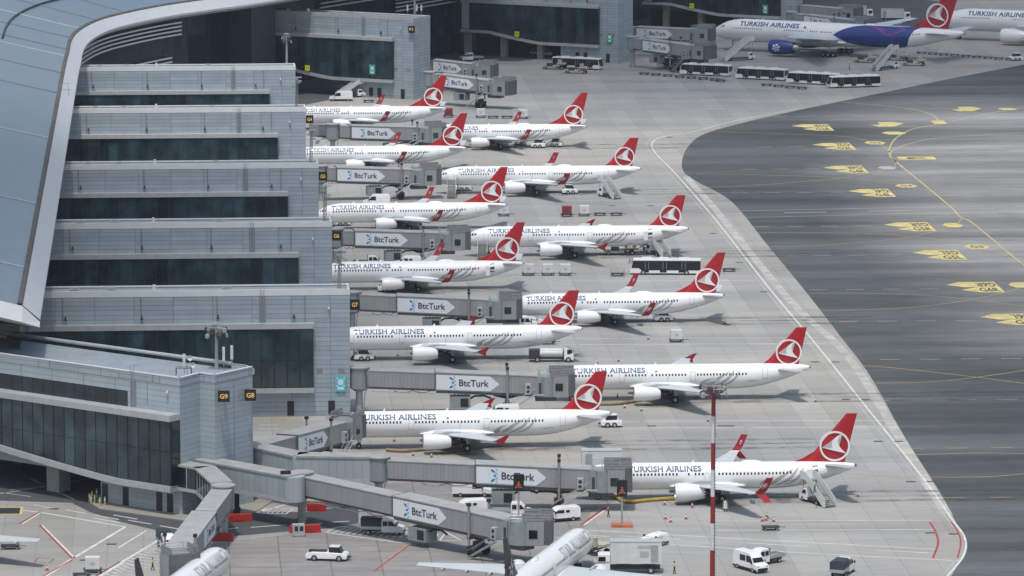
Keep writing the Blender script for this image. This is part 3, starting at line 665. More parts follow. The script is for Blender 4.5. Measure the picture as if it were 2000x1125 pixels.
for k in range(4): louvre(52, 66, 14.4 - k * 1.0)
for k in range(5): louvre(73, 81, 22.5 - k * 1.1)
for k in range(4): louvre(76, 84, 17 - k * 1.0)
for k in range(4): louvre(88, 100, 20 - k * 1.0)
# dark stair towers between the wings
def dark_tower(px, py, w_, d_, h_, label):
    p = P(px, py); r = thing('stair_tower', label, 'tower block', (p.x, p.y, 0), R(-27), 'dark stair towers of the far concourse')
    b = MB(); b.box(-w_, 0, 0, d_, 5.5, h_); b.build('wall', clad_dark, r)
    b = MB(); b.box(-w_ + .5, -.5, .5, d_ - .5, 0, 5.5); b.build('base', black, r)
dark_tower(492, 192, 10.5, 12, 23.5, 'dark blue grey stair tower joined to the left end of the far grey wing')
dark_tower(903, 105, 7.5, 10, 23.5, 'dark stair tower between the two far grey wings')
for i in (60, 64, 68, 72, 76, 82, 86, 92):
    p = offs(cp, -1.5)[i]; b = MB(); b.box(-.7, .7, -.7, .7, 0, 7)
b = MB()

# near block with the G8 and G9 signs
K = {n: P(x, y, 20.2) for n, (x, y) in dict(A=(351, 739), L=(-160, 669), B=(390, 729), C=(419, 733), D=(493, 717), E=(478, 709)).items()}
gb = thing('gate_building', 'near pale panelled gate building with tall dark glazing and the G8 and G9 signs', 'terminal building', (K['A'].x, K['A'].y, 0))
lx = lambda p: (p.x - K['A'].x, p.y - K['A'].y)
A, Lp, B_, C_, D_, E_ = [Vector(lx(K[k])) for k in 'ALBCDE']
u = (Lp - A).normalized()                       # along the facade, to the left and away
nrm = Vector((u.y, -u.x));                      # candidates for outward normal
if nrm.y > 0: nrm = -nrm
BW = 17.0
back = Lp - nrm * BW
vv = (D_ - C_).normalized()
Eb = E_; BK = Vector(lx(P(452, 706, 20.2)))
poly = [A, B_, C_, D_, E_, BK, BK + u * (Lp - A).length * .98, Lp]
def pl(p, d=0): return (p.x, p.y)
b = MB(); b.prism([pl(p) for p in poly], 4.2, 19.0)
core = [A + u * 16 + (-nrm) * .3, A + (-nrm) * .3 , B_, C_, D_, E_, BK, BK + u * 22]
b.prism([pl(p) for p in core], 0, 4.19); b.build('wall', seams(mat('cladding_near', (.36, .41, .44), .5), (.35, .41, .455), 0, 0, .78, .07, .06, .55, .05, streak=.08), gb)
b = MB(); b.prism([pl(p) for p in poly], 19.001, 19.1); b.build('roof', roof_m, gb)
def wallstrip(mb, p, q, z0, z1, off, th, mi=0):
    """slab along the plan segment p-q, proud of it by off"""
    d = (q - p).normalized(); n = Vector((d.y, -d.x))
    if n.y > 0: n = -n
    a = [p + n * off, q + n * off, q + n * (off - th), p + n * (off - th)]
    if (a[1] - a[0]).cross(a[2] - a[1]) < 0: a = a[::-1]
    mb.prism([(k.x, k.y) for k in a], z0, z1, mi)
b = MB()
for p, q_ in ((A, Lp), (A, B_), (B_, C_), (C_, D_)): wallstrip(b, p, q_, 18.99, 20.2, .03, .33)
for p, q_ in ((D_, E_), (E_, BK)): wallstrip(b, p, q_, 19.1, 19.9, -.02, .3)
b.build('parapet', clad, gb)
b = MB()
for p, q_ in ((A, Lp), (A, B_), (B_, C_), (C_, D_)): wallstrip(b, p, q_, 20.202, 20.32, .08, .45)
b.build('coping', trim_white, gb)
b = MB(); bk2 = BK + u * (Lp - A).length * .98; b.tube([(BK.x, BK.y, 19.9), (bk2.x, bk2.y, 19.9)], .28, 8); b.build('roof_rail', rail_m, gb)
# panel joints on the walls (fine dark strips)
b = MB(); d_tot = (Lp - A).length
k = 1
while k * 6.3 < d_tot:
    p = A + u * (k * 6.3); wallstrip(b, p, p + u * .09, 17.0 if k > 2 else 15.6, 18.98, .012, .02); k += 1
for p, q_, n_ in ((C_, D_, 2), (A, B_, 1), (B_, C_, 1)):
    dd = (q_ - p)
    for i in range(1, n_): m_ = p + dd * i / n_; wallstrip(b, m_, m_ + dd.normalized() * .09, 4.3, 18.98, .012, .02)
b.build('panel_joint', mat('joint', (.13, .15, .17), .7), gb)
# clerestory strip window
s0 = 10.2
b = MB(); wallstrip(b, A + u * s0, Lp, 14.7, 17.3, .02, .06); b.build('clerestory_frame', mull, gb)
k = 0
while s0 + k * 2.1 + 2 < d_tot:
    p = A + u * (s0 + k * 2.1 + .05); b = MB(); wallstrip(b, p, p + u * 2.0, 14.8, 17.2, .06, .04); b.build('clerestory_pane', glass2, gb); k += 1
# lower glazed box, two metres proud
def sN(s): return 4.6 if s < 10 else 4.6 + 2.6 * min(1, (s - 10) / 26) ** 1.2
off = 2.0
b = MB(); A2 = A + u * 0.0
def gpt(s, o_): p = A + u * s + nrm * o_; return p
seg = [0, 5, 10, 14, 18, 22, 27, 32, 36, d_tot]
for s_, e_ in zip(seg[:-1], seg[1:]):
    for (za, zb, ya, yb, col_) in ((15.0 - .9, 15.0, off + .35, 0.02, 0),):
        q4 = [gpt(s_, ya), gpt(e_, ya), gpt(e_, yb), gpt(s_, yb)][::-1]
        b.prism([(p.x, p.y) for p in q4], za, zb)
b.build('ledge', trim, gb)
b = MB(); bs = MB()
for s_, e_ in zip(seg[:-1], seg[1:]):
    z1, z2 = sN(s_), sN(e_); c4 = [gpt(s_, off + .35), gpt(e_, off + .35), gpt(e_, -.5), gpt(s_, -.5)]
    vs = [(p.x, p.y, z - .9) for p, z in zip(c4, (z1, z2, z2, z1))] + [(p.x, p.y, z) for p, z in zip(c4, (z1, z2, z2, z1))]
    b.add(vs, [(0, 3, 2, 1), (4, 5, 6, 7), (0, 1, 5, 4), (1, 2, 6, 5), (2, 3, 7, 6), (3, 0, 4, 7)])
    c4 = [gpt(s_, off - .02), gpt(e_, off - .02), gpt(e_, .02), gpt(s_, .02)]
    vs = [(p.x, p.y, z) for p, z in zip(c4, (z1, z2, z2, z1))] + [(p.x, p.y, 14.08) for p in c4]
    bs.add(vs, [(0, 3, 2, 1), (4, 5, 6, 7), (0, 1, 5, 4), (1, 2, 6, 5), (2, 3, 7, 6), (3, 0, 4, 7)])
b.build('lower_frame', trim, gb); bs.build('glazing_frame', mull, gb)
ang = math.atan2(-u.y, -u.x)                    # local +x pointing right along the facade
k = 0
while k * 2.1 + 2.1 < d_tot and k < 40:
    s_ = k * 2.1; p = gpt(s_ + 2.1, off)
    w_ = pane_mesh(2.1, sN(s_ + 2.1) + .06, sN(s_) + .06, 14.0, 9.6).build('window', glass, gb, loc=(p.x, p.y, 0), rz=ang); k += 1
p = gpt(0, off - .02); w_ = pane_mesh(1.95, 4.7, 4.7, 14.0, 9.6).build('window', glass, gb, loc=(p.x, p.y, 0), rz=ang + R(90))
for s_ in (1.8, 3.9, 10.5, 14.6):
    b = MB(); p = gpt(s_, -.3); wallstrip(b, p, p + u * 1.15, .14, 2.9, .05, .06); b.build('door', black, gb)
b = MB(); wallstrip(b, A + u * 8.5, A + u * 9.7, 15.1, 18.9, .03, .04); b.build('ladder_recess', mat('recess', (.2, .22, .24), .6), gb)
b = MB()
for s_ in (8.8, 9.4):
    p = gpt(s_, .25); b.cyl((p.x, p.y, 15.1), (p.x, p.y, 21.2), .04, n=5); b.cyl((p.x, p.y, 21.2), (p.x - nrm.x * 1.2, p.y - nrm.y * 1.2, 21.2), .04, n=5)
for q in range(16):
    p = gpt(8.8, .25); p2 = gpt(9.4, .25); b.cyl((p.x, p.y, 15.2 + q * .37), (p2.x, p2.y, 15.2 + q * .37), .025, n=4)
b.build('ladder', galv, gb)
b = MB(); p = gpt(2.2, .3); b.cbox(p.x, p.y, 18, .3, .5, .3); b.build('camera_dome', trim_white, gb)
for s_ in (26, 44):
    b = MB(); q4 = [gpt(s_, -2), gpt(s_ + 2.5, -2), gpt(s_ + 2.5, -4.5), gpt(s_, -4.5)][::-1]; b.prism([(p.x, p.y) for p in q4], 0, 5.2); b.build('column', concrete_col, gb)
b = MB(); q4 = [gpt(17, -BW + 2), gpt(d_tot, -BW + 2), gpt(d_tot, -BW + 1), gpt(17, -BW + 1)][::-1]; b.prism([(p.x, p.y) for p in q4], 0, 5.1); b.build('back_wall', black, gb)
dv = (D_ - C_).normalized(); rz = math.atan2(dv.y, dv.x)
for t, s_, z in (('G9', .8, 16.4), ('G8', 7.0, 15.7)):
    p = K['C'] + Vector((dv.x * s_, dv.y * s_, 0))
    r = thing('gate_sign', 'black square gate sign reading %s in yellow on the near gate building' % t, 'gate sign', (p.x, p.y, z), R(2), 'black gate number signs')
    b = MB(); b.box(0, 1.7, -1.5, -1.1, 0, 1.65); b.box(.6, 1.1, -1.1, .8, .5, 1.0); b.build('panel', sign_black, r)
    flat_text(t, 1.15, .72, .03, lambda a, q_: (.28 + a, -1.53, .47 + q_), 'letters', amber, r)
# inner canopy support and a bus lane column
p = P(50, 655, 12); b = MB(); b.cyl((0, 0, 0), (.8, .5, 24), .9, .9, 12); tag(b.build('canopy_column', concrete_col, None, loc=(p.x, p.y, 0), smooth=True), 'round pale column under the near end of the curved roof', 'column')

# ---------------------------------------------------------------- aircraft
NOSEF = [(0, .03, -.34), (.015, .14, -.335), (.05, .27, -.32), (.12, .43, -.27), (.22, .58, -.21), (.34, .72, -.15), (.46, .83, -.09), (.62, .92, -.045), (.8, .98, -.012), (1, 1, 0)]
TAILF = [(0, 1, 0), (.12, .985, .012), (.25, .95, .05), (.4, .865, .13), (.55, .74, .245), (.7, .585, .375), (.82, .43, .48), (.92, .28, .57), (.97, .19, .61), (1, .11, .64)]
class Fus:
    def __init__(s, L, rz, ry, zc, Ln, Lt):
        s.st = [(f * Ln, r * rz, r * ry, zc + o * rz) for f, r, o in NOSEF] + [(L - Lt + f * Lt, r * rz, r * ry, zc + o * rz) for f, r, o in TAILF]
        s.L = L
    def at(s, x):
        st = s.st
        for a, b in zip(st[:-1], st[1:]):
            if x <= b[0]:
                t = (x - a[0]) / (b[0] - a[0]); t = max(0, min(1, t)); return [a[i] + (b[i] - a[i]) * t for i in range(1, 4)]
        return list(st[-1][1:])
    def surf(s, x, arc, side=-1, off=.03):
        """point on the skin; arc = metres up from the widest line, measured around the skin"""
        rz, ry, zc = s.at(x); ph = arc / max(rz, .2)
        return (x, side * (ry + off) * math.cos(ph), zc + (rz + off) * math.sin(ph))
    def mesh(s, n=40):
        xs = sorted(set([q[0] for q in s.st] + [s.st[9][0] + (s.st[10][0] - s.st[9][0]) * k / 8 for k in range(9)]))
        rings = []
        for x in xs:
            rz, ry, zc = s.at(x); rings.append([(x, ry * math.cos(2 * math.pi * i / n), zc + rz * math.sin(2 * math.pi * i / n)) for i in range(n)])
        return MB().loft(rings)
def foil(mb, secs, vert=False, mi=0):
    """secs: (LE x, TE x, span coord, height coord, thickness)"""
    prof = [(0, 0), (.04, .32), (.15, .5), (.4, .5), (.75, .22), (1, .02), (1, -.02), (.75, -.16), (.4, -.36), (.15, -.38), (.04, -.25)]
    if vert: prof = [(0, 0), (.05, .35), (.2, .5), (.5, .45), (.8, .2), (1, .03), (1, -.03), (.8, -.2), (.5, -.45), (.2, -.5), (.05, -.35)]
    rings = []
    for le, te, y, z, t in secs:
        rings.append([(le + (te - le) * a, (y + t * h) if vert else y, z if vert else z + t * h) for a, h in prof])
    return mb.loft(rings, mi)
BIRD = [(.52, .85), (.3, .76), (.1, .64), (-.08, .48), (-.18, .31), (-.22, .15), (-.21, 0), (-.15, -.14), (-.45, -.12), (-.86, -.09), (-.5, -.19), (-.1, -.3), (.3, -.39), (.76, -.5), (.62, -.36), (.45, -.2), (.3, .0), (.21, .2), (.21, .4), (.28, .6)]
def ring_pts(r0, r1, n=36):
    v = []
    for i in range(n):
        a = 2 * math.pi * i / n; v += [(r0 * math.cos(a), r0 * math.sin(a)), (r1 * math.cos(a), r1 * math.sin(a))]
    return v, [(2 * i, 2 * i + 1, (2 * i + 3) % (2 * n), (2 * i + 2) % (2 * n)) for i in range(n)]
def emblem(mb, cx, cz, r, y, flip=1, fn=None):
    fn = fn or (lambda a, b: (cx + a * r, y, cz + b * r))
    v, f = ring_pts(.90, 1.03); mb.add([fn(*p) for p in v], f)
    poly_on(fn, BIRD, mb, ny=3)
SWOOSH = [  # strokes in (x along, metres around) for the grey tulip behind the wing
    [(-3.3, -1.15), (-2.9, -.55), (-2.1, -.1), (-1.0, .15), (-1.8, -.25), (-2.3, -.7), (-2.2, -1.1), (-2.8, -1.35)],
    [(-2.1, -1.2), (-1.4, -.55), (-.4, .15), (.9, .75), (1.9, 1.25), (1.0, .5), (.1, -.15), (-.6, -.75), (-1.2, -1.2), (-1.7, -1.35)],
    [(-1.0, -1.28), (.1, -.75), (1.1, -.05), (1.9, .75), (2.6, 1.6), (2.35, .8), (1.7, -.1), (.8, -.8), (.0, -1.2), (-.6, -1.36)],
    [(.2, -1.3), (1.3, -.85), (2.2, -.2), (2.9, .6), (3.4, 1.5), (3.1, .4), (2.4, -.5), (1.6, -1.05), (.8, -1.3)]]
SPEC = {
 'A321': dict(L=44.51, rz=2.07, ry=1.98, zc=3.8, Ln=6.6, Lt=12.5, fin=[(36.7, 42.6, 5.3, .42), (42.2, 44.0, 11.76, .2)], fx=[(36.0, 5.8), (37.0, 5.95), (37.9, 6.6)], circ=(41.0, 7.7, 2.08),
   wing=[(15.9, 24.2, 1.2, 2.55, .95), (18.9, 24.3, 6.2, 3.0, .62), (24.9, 26.6, 16.9, 3.95, .2)], tip='fence', eng=(15.0, 5.75, 1.95, 4.3, 1.2), main=21.9, nose=5.2, track=3.8, wr=.62,
   tp=[(38.6, 42.3, .4, 4.9, .4), (41.6, 43.4, 6.2, 5.35, .15)], text=(5.1, 17.2), win=[(5.7, 12.0), (13.9, 17.6), (18.2, 18.4), (18.9, 24.0), (25.7, 33.8)], doors=[(4.2, .85, 1.9), (12.9, .8, 1.6), (24.6, .8, 1.6), (36.5, .85, 1.9)], sw=29.4),
 '738': dict(L=39.47, rz=2.0, ry=1.9, zc=3.35, Ln=6.2, Lt=12.6, fin=[(31.9, 37.9, 5.0, .42), (38.2, 39.7, 12.5, .2)], fx=[(29.4, 5.25), (31.6, 5.75), (33.4, 6.75)], circ=(36.4, 7.5, 2.15),
   wing=[(13.6, 21.4, 1.2, 2.2, .9), (16.3, 21.6, 5.6, 2.65, .6), (22.6, 24.1, 16.6, 3.65, .2)], tip='winglet', eng=(12.6, 4.83, 1.75, 4.2, 1.12), main=19.5, nose=4.0, track=2.9, wr=.56,
   tp=[(35.2, 38.6, .4, 4.75, .4), (38.5, 39.9, 7.1, 5.5, .15)], text=(3.7, 14.4), win=[(4.0, 12.6), (13.6, 13.8), (14.6, 16.6), (17.6, 24.4), (24.9, 31.0)], doors=[(3.1, .8, 1.8), (33.1, .8, 1.7)], sw=27.0),
 'MAX': dict(L=42.16, rz=2.0, ry=1.9, zc=3.4, Ln=6.2, Lt=12.6, fin=[(34.5, 40.5, 5.1, .42), (40.7, 42.3, 12.5, .2)], fx=[(32.0, 5.3), (34.3, 5.85), (36.0, 6.85)], circ=(39.0, 7.65, 2.2),
   wing=[(15.6, 23.6, 1.2, 2.3, .9), (18.4, 23.8, 5.6, 2.75, .6), (24.9, 26.4, 16.6, 3.75, .2)], tip='split', eng=(14.9, 4.83, 1.85, 4.3, 1.3), main=22.0, nose=4.0, track=2.9, wr=.56,
   tp=[(37.2, 40.5, .4, 4.85, .4), (40.3, 41.7, 7.1, 5.6, .15)], text=(8.3, 19.1), win=[(4.2, 15.6), (17.1, 17.3), (18.1, 19.6), (20.5, 20.7), (21.6, 32.6)], doors=[(3.1, .8, 1.8), (19.6, .6, 1.2), (35.6, .8, 1.7)], sw=31.0),
 '777': dict(L=73.86, rz=3.1, ry=3.1, zc=5.6, Ln=10.5, Lt=24, fin=[(59.9, 68.9, 8.2, .8), (68.9, 72.3, 18.9, .35)], fx=[(57.0, 8.65), (59.8, 9.2), (62.0, 10.8)], circ=(66.1, 12.1, 3.1),
   wing=[(22.8, 38.5, 2.0, 4.3, 1.6), (29.0, 38.8, 9.8, 5.1, 1.0), (44.6, 47.0, 32.3, 7.6, .25)], tip=None, eng=(21.6, 9.6, 2.5, 6.9, 1.95), main=37.0, nose=6.0, track=5.5, wr=.68,
   tp=[(62.2, 69.8, .6, 7.0, .7), (69.4, 72.0, 10.8, 8.2, .25)], text=(9.2, 26.8), win=[(7.6, 16.0), (22.6, 28.4), (30.2, 32.2), (33.2, 36.8), (39.4, 55.6), (58.6, 62.0)], doors=[(5.9, 1.1, 2.0), (18.4, 1.1, 2.0), (29.4, 1.1, 2.0), (37.9, 1.1, 2.0), (57.4, 1.1, 2.0)], sw=None),
}
STN = []
stain_m = bpy.data.materials.new('oil_stain'); stain_m.use_nodes = True; t = stain_m.node_tree; b = t.nodes['Principled BSDF']
b.inputs['Base Color'].default_value = (.06, .06, .062, 1); b.inputs['Roughness'].default_value = .8
tc = t.nodes.new('ShaderNodeTexCoord'); g = t.nodes.new('ShaderNodeVectorMath'); g.operation = 'MULTIPLY_ADD'; g.inputs[1].default_value = (2, 2, 0); g.inputs[2].default_value = (-1, -1, 0)
ln = t.nodes.new('ShaderNodeVectorMath'); ln.operation = 'LENGTH'; n_ = t.nodes.new('ShaderNodeTexNoise'); n_.inputs['Scale'].default_value = .35; n_.inputs['Detail'].default_value = 7; n_.inputs['Roughness'].default_value = .65
ge = t.nodes.new('ShaderNodeNewGeometry'); mp = t.nodes.new('ShaderNodeMapping'); mp.inputs['Scale'].default_value = (.6, .8, 1)
a = t.nodes.new('ShaderNodeMapRange'); a.inputs[1].default_value = .2; a.inputs[2].default_value = 1; a.inputs[3].default_value = 1; a.inputs[4].default_value = 0
c = t.nodes.new('ShaderNodeMapRange'); c.inputs[1].default_value = .46; c.inputs[2].default_value = .72; c.inputs[3].default_value = .08; c.inputs[4].default_value = .75
m2 = t.nodes.new('ShaderNodeMath'); m2.operation = 'MULTIPLY'; L = t.links.new
L(tc.outputs['Generated'], g.inputs[0]); L(g.outputs[0], ln.inputs[0]); L(ln.outputs['Value'], a.inputs[0]); L(ge.outputs['Position'], mp.inputs[0]); L(mp.outputs[0], n_.inputs['Vector']); L(n_.outputs['Fac'], c.inputs[0])
L(a.outputs[0], m2.inputs[0]); L(c.outputs[0], m2.inputs[1]); L(m2.outputs[0], b.inputs['Alpha'])
def engine(root, e, side, col=white, chev=False):
    x, y, z, ln, r = e; y = y * side
    pr = [(0, .90), (.03, .97), (.12, 1.03), (.35, 1.05), (.6, 1.0), (.85, .86), (1, .74)]
    n = 28; rings = [[(x + f * ln, y + r * k * math.cos(2 * math.pi * i / n), z + r * k * math.sin(2 * math.pi * i / n)) for i in range(n)] for f, k in pr]
    if chev: rings[-1] = [(p[0] + (.22 if i % 2 else -.12), p[1], p[2]) for i, p in enumerate(rings[-1])]
    o = MB().loft(rings, cap=False).build('engine', col, root, smooth=True)
    rings = [[(x + f * ln, y + r * k * math.cos(2 * math.pi * i / n), z + r * k * math.sin(2 * math.pi * i / n)) for i in range(n)] for f, k in ((0, .90), (.02, .84), (.12, .82), (.25, .84))]
    MB().loft(rings, cap=False).build('intake_lip', bare if col is not blue_m else blue_m, o, smooth=True)
    b = MB(); b.cyl((x + ln * .2, y, z), (x + ln * .24, y, z), r * .83, n=24); b.cyl((x + ln * .06, y, z), (x + ln * .2, y, z), .02, r * .25, n=12); b.build('fan', dkmetal, o)
    b = MB(); b.cyl((x + ln * .9, y, z), (x + ln * 1.22, y, z), r * .55, r * .42, n=20); b.cyl((x + ln * 1.22, y, z), (x + ln * 1.45, y, z), r * .25, .05, n=14); b.build('exhaust', bare if col is blue_m else dkmetal, o, smooth=True)
    b = MB(); b.side([(x + ln * .25, z + r * .9), (x + ln * .95, z + r * .8), (x + ln * 1.3, z + r * .75), (x + ln * 1.35, z + r * 1.25), (x + ln * .85, z + r * 1.3)], y - .16, y + .16); b.build('pylon', plane_g, o)
    return o
def wheelset(root, name, x, y, z1, wr, nw=2, rows=1, gap=.75):
    b = MB(); b.cyl((x, y, wr), (x, y, z1), .14 if wr < .6 else .18, n=8); b.cyl((x, y, wr * 1.1), (x + .9, y, z1), .07, n=6)
    b.cyl((x, y - gap / 2, wr), (x, y + gap / 2, wr), .1, n=8)
    g = b.build(name, galv, root)
    for r_ in range(rows):
        for k in range(nw):
            yy = y + (k - (nw - 1) / 2) * gap; xx = x + (r_ - (rows - 1) / 2) * wr * 2.15
            b = MB(); b.cyl((xx, yy - .2, wr), (xx, yy + .2, wr), wr, n=20); b.cyl((xx, yy - .215, wr), (xx, yy - .2, wr), wr * .45, n=12, mi=1); b.build('wheel', [rubber, galv], g)
    if rows > 1: b = MB(); b.cbox(x, y, wr, wr * 2.1 * (rows - 1), .3, .3); b.build('bogie_beam', galv, g)
def aircraft(kind, px, py, yaw, label, group, anchor='fin', livery='red', open_rear=False, seq=0):
    S = SPEC['A321' if kind == 'A321s' else kind]
    f = S['fin'][-1]; ax, az = f[1], f[2]
    if anchor == 'fin': o = P(px, py, az)
    elif anchor == 'nose': o = P(px, py, S['zc'] - .3 * S['rz']); ax = 0.
    ay = 0.
    if anchor == 'tip': o = P(px, py, 3.9); ax, ay = 25.8, 16.9
    c, s_ = math.cos(R(yaw)), math.sin(R(yaw))
    root = thing('airliner', label, 'airplane', (o.x - ax * c + ay * s_, o.y - ax * s_ - ay * c, 0), R(yaw), group)
    F = Fus(S['L'], S['rz'], S['ry'], S['zc'], S['Ln'], S['Lt'])
    fu = F.mesh().build('fuselage', plane_w, root, smooth=True)
    # cockpit glass, near side
    Ln = S['Ln']
    for x0, x1, a0, a1 in ((.20, .27, .75, 1.25), (.275, .35, .70, 1.18), (.355, .42, .72, 1.05)):
        for sd_ in (-1, 1):
            q = [F.surf(Ln * x0, a0 * S['rz'] * .52 + .05, sd_), F.surf(Ln * x1, a0 * S['rz'] * .55, sd_), F.surf(Ln * x1, a1 * S['rz'] * .60, sd_), F.surf(Ln * (x0 + .02), a1 * S['rz'] * .54, sd_)]
            b = MB(); b.add(q, [(0, 1, 2, 3)]); b.build('cockpit_window', win_m, fu)
    # belly fairing
    b = MB(); w0, w1 = S['wing'][0][0] - 1.2, S['wing'][0][1] + 2.0; rr = S['rz']; rings = []
    for t, k in ((0, .1), (.06, .45), (.15, .8), (.3, 1), (.7, 1), (.85, .75), (.95, .4), (1, .1)):
        x = w0 + (w1 - w0) * t
        rings.append([(x, (S['ry'] * .9 + .55 * k) * math.cos(2 * math.pi * i / 24), S['zc'] - rr * .62 + (rr * .48 * k + .02) * math.sin(2 * math.pi * i / 24) * 1.05) for i in range(24)])
    b.loft(rings).build('belly_fairing', plane_w, root, smooth=True)
    dark_tail = livery == 'star'
    # fin
    b = MB(); fs = S['fin']; base = fs[0]
    secs = [(f_[0], f_[1], 0, f_[2], f_[3]) for f_ in fs]
    foil(b, secs, vert=True)
    d0, d1, d2 = S['fx']; b.side([(d0[0], d0[1] - .3), (d2[0] + 1.2, d2[1] - 1.6), (d2[0] + 1.0, d2[1] + .3), (d2[0], d2[1]), (d1[0], d1[1])], -.1, .1)
    fin = b.build('tail_fin', black if dark_tail else red_m, root, smooth=True)
    cx, cz, cr_ = S['circ']
    if not dark_tail:
        th = .31 if kind != '777' else .52
        for sd_ in (-1, 1):
            b = MB(); emblem(b, cx, cz, cr_, sd_ * th); b.build('emblem', emb_white, fin)
    else:
        for sd_ in (-1, 1):
            b = MB()
            for k in range(5):
                a = R(90 + 72 * k); ca, sa = math.cos(a), math.sin(a)
                loc = lambda u_, v_: (cx + (ca * u_ - sa * v_) * 1.7, sd_ * .31, cz - .4 + (sa * u_ + ca * v_) * 1.7)
                b.add([loc(.3, -.16), loc(.95, 0), loc(.3, .16), loc(.12, 0)], [(0, 1, 2, 3)])
            b.build('emblem', galv, fin)
    # wings, winglets, tailplanes
    for sd_ in (-1, 1):
        b = MB(); ws = [(a, c_, y * sd_, z, t) for a, c_, y, z, t in S['wing']]; foil(b, ws); W = b.build('wing', wing_m, root, smooth=True)
        le, te, y, z, t = S['wing'][-1]; k = sd_; ch = te - le
        for i, fy in enumerate((.2, .38, .58, .78)):
            y0 = 1.2 + (y - 1.2) * fy; s0 = S['wing'][0]; s1 = S['wing'][1]; s2 = S['wing'][2]
            if y0 < s1[2]: q = (y0 - s0[2]) / (s1[2] - s0[2]); tex = s0[1] + (s1[1] - s0[1]) * q; zz = s0[3] + (s1[3] - s0[3]) * q
            else: q = (y0 - s1[2]) / (s2[2] - s1[2]); tex = s1[1] + (s2[1] - s1[1]) * q; zz = s1[3] + (s2[3] - s1[3]) * q
            lo = MB(); lo.side([(tex - 2.2 + fy, zz - .1), (tex - .6, zz - .55), (tex + .7 - .4 * fy, zz - .12), (tex - .3, zz + .02)], sd_ * y0 - .12, sd_ * y0 + .12); lo.build('flap_fairing', wing_m, W)
        tip = S['tip'] if kind != 'A321s' else 'winglet'
        if livery == 'star': tip = None
        if tip == 'fence':
            b = MB(); b.side([(le + .3, z), (te + .35, z - .75), (te + .3, z - .1), (te + 1.0, z + .85), (te + .5, z + .85), (le + .6, z + .1)], k * y - .05, k * y + .05)
            b.build('winglet', wred, W)
        elif tip in ('winglet', 'split'):
            h_ = 2.5
            secs = [(le, te, k * y, z), (le + .55, te + .35, k * (y + .45), z + .18), (le + 1.1, te + .8, k * (y + .75), z + .8), (le + 2.1, te + 1.55, k * (y + 1.1), z + h_)]
            rings = [[(a, yy - k * .02, zz + .09), (c_, yy, zz + .02), (c_, yy + k * .03, zz - .03), (a, yy + k * .06, zz - .07)] for a, c_, yy, zz in secs]
            b = MB(); b.loft(rings[:2]); b.build('wing_end', wing_m, W)
            b = MB(); b.loft(rings[1:]); wl_ = b.build('winglet', wred, W)
            for oo in (-.06, .09):
                b = MB(); p0 = Vector((le + 1.75, k * (y + .9), z + 1.35)); s1_ = Vector((1, 0, 0)); s2_ = Vector((.55, k * .2, 1)).normalized()
                emblem(b, 0, 0, 1, 0, fn=lambda a, q: tuple(p0 + s1_ * (a * .42) + s2_ * (q * .42) + Vector((0, k * oo, 0)))); b.build('winglet_emblem', sign_white, W)
            if tip == 'split':
                b = MB(); rg = [[(a, yy, zz + .06), (c_, yy, zz + .01), (c_, yy + k * .03, zz - .03), (a, yy + k * .03, zz - .05)] for a, c_, yy, zz in ((le + .7, te + .4, k * (y + .45), z + .1), (le + 1.9, te + 1.4, k * (y + .9), z - 1.1))]
                b.loft(rg); b.build('lower_winglet', red_m, W)
        b = MB(); foil(b, [(a, c_, y * sd_, z, t) for a, c_, y, z, t in S['tp']]); b.build('tailplane', plane_g if k < 0 else wing_m, root, smooth=True)
        if kind == '777' and livery == 'blue': en = engine(root, S['eng'], sd_, blue_m)
        else: en = engine(root, S['eng'], sd_, white, kind == 'MAX')
        if livery == 'blue' and k < 0:
            x, y, z, ln, r = S['eng']; b = MB(); v, f2 = ring_pts(.50, .60, 20); fn = lambda a, q: (x + ln * .36 + a * r * 1.0, -y - r * 1.05 * math.cos(q * .9) - .05, z + r * 1.05 * math.sin(q * .9))
            for q in range(6):
                a0 = R(60 * q + 20); b.add([fn(.42 * math.cos(a0) + .19 * math.cos(t_), .42 * math.sin(a0) + .19 * math.sin(t_)) for t_ in [R(72 * j + 60 * q) for j in range(5)]], [list(range(5))])
            b.add([fn(.17 * math.cos(R(72 * j)), .17 * math.sin(R(72 * j))) for j in range(5)], [list(range(5))]); b.build('engine_emblem', sign_white, en)
    # landing gear
    big = kind == '777'
    for sd_ in (-1, 1): wheelset(root, 'main_gear', S['main'], sd_ * S['track'], S['zc'] - 1.2, S['wr'], 2, 3 if big else 1, 1.3 if big else .85)
    wheelset(root, 'nose_gear', S['nose'], 0, S['zc'] - 1.4, S['wr'] * .7, 2, 1, .5)
    # tail cone outlet, antennas
    rz, ry, zc = F.at(S['L'] - .02); b = MB(); b.cyl((S['L'] - .25, 0, zc), (S['L'] + .12, 0, zc), .3 if not big else .5, .2, 10); b.build('exhaust_cone', dkmetal, root)
    top = S['zc'] + S['rz']
    for x in (S['L'] * .2, S['L'] * .42): b = MB(); b.side([(x, top - .05), (x + .5, top - .05), (x + .45, top + .38), (x + .3, top + .38)], -.03, .03); b.build('antenna', plane_w, root)
    if seq % 2 == 0 or kind in ('738', 'MAX'):
        b = MB(); x = S['L'] * .63; rings = [[(x + a, .45 * k_ * math.cos(2 * math.pi * i / 16), top - .1 + .38 * k_ * max(0, math.sin(2 * math.pi * i / 16))) for i in range(16)] for a, k_ in ((-1.6, .1), (-1.1, .8), (-.4, 1), (.5, 1), (1.2, .7), (1.8, .1))]
        b.loft(rings); b.build('antenna_dome', plane_w, root, smooth=True)
    big = kind == '777'
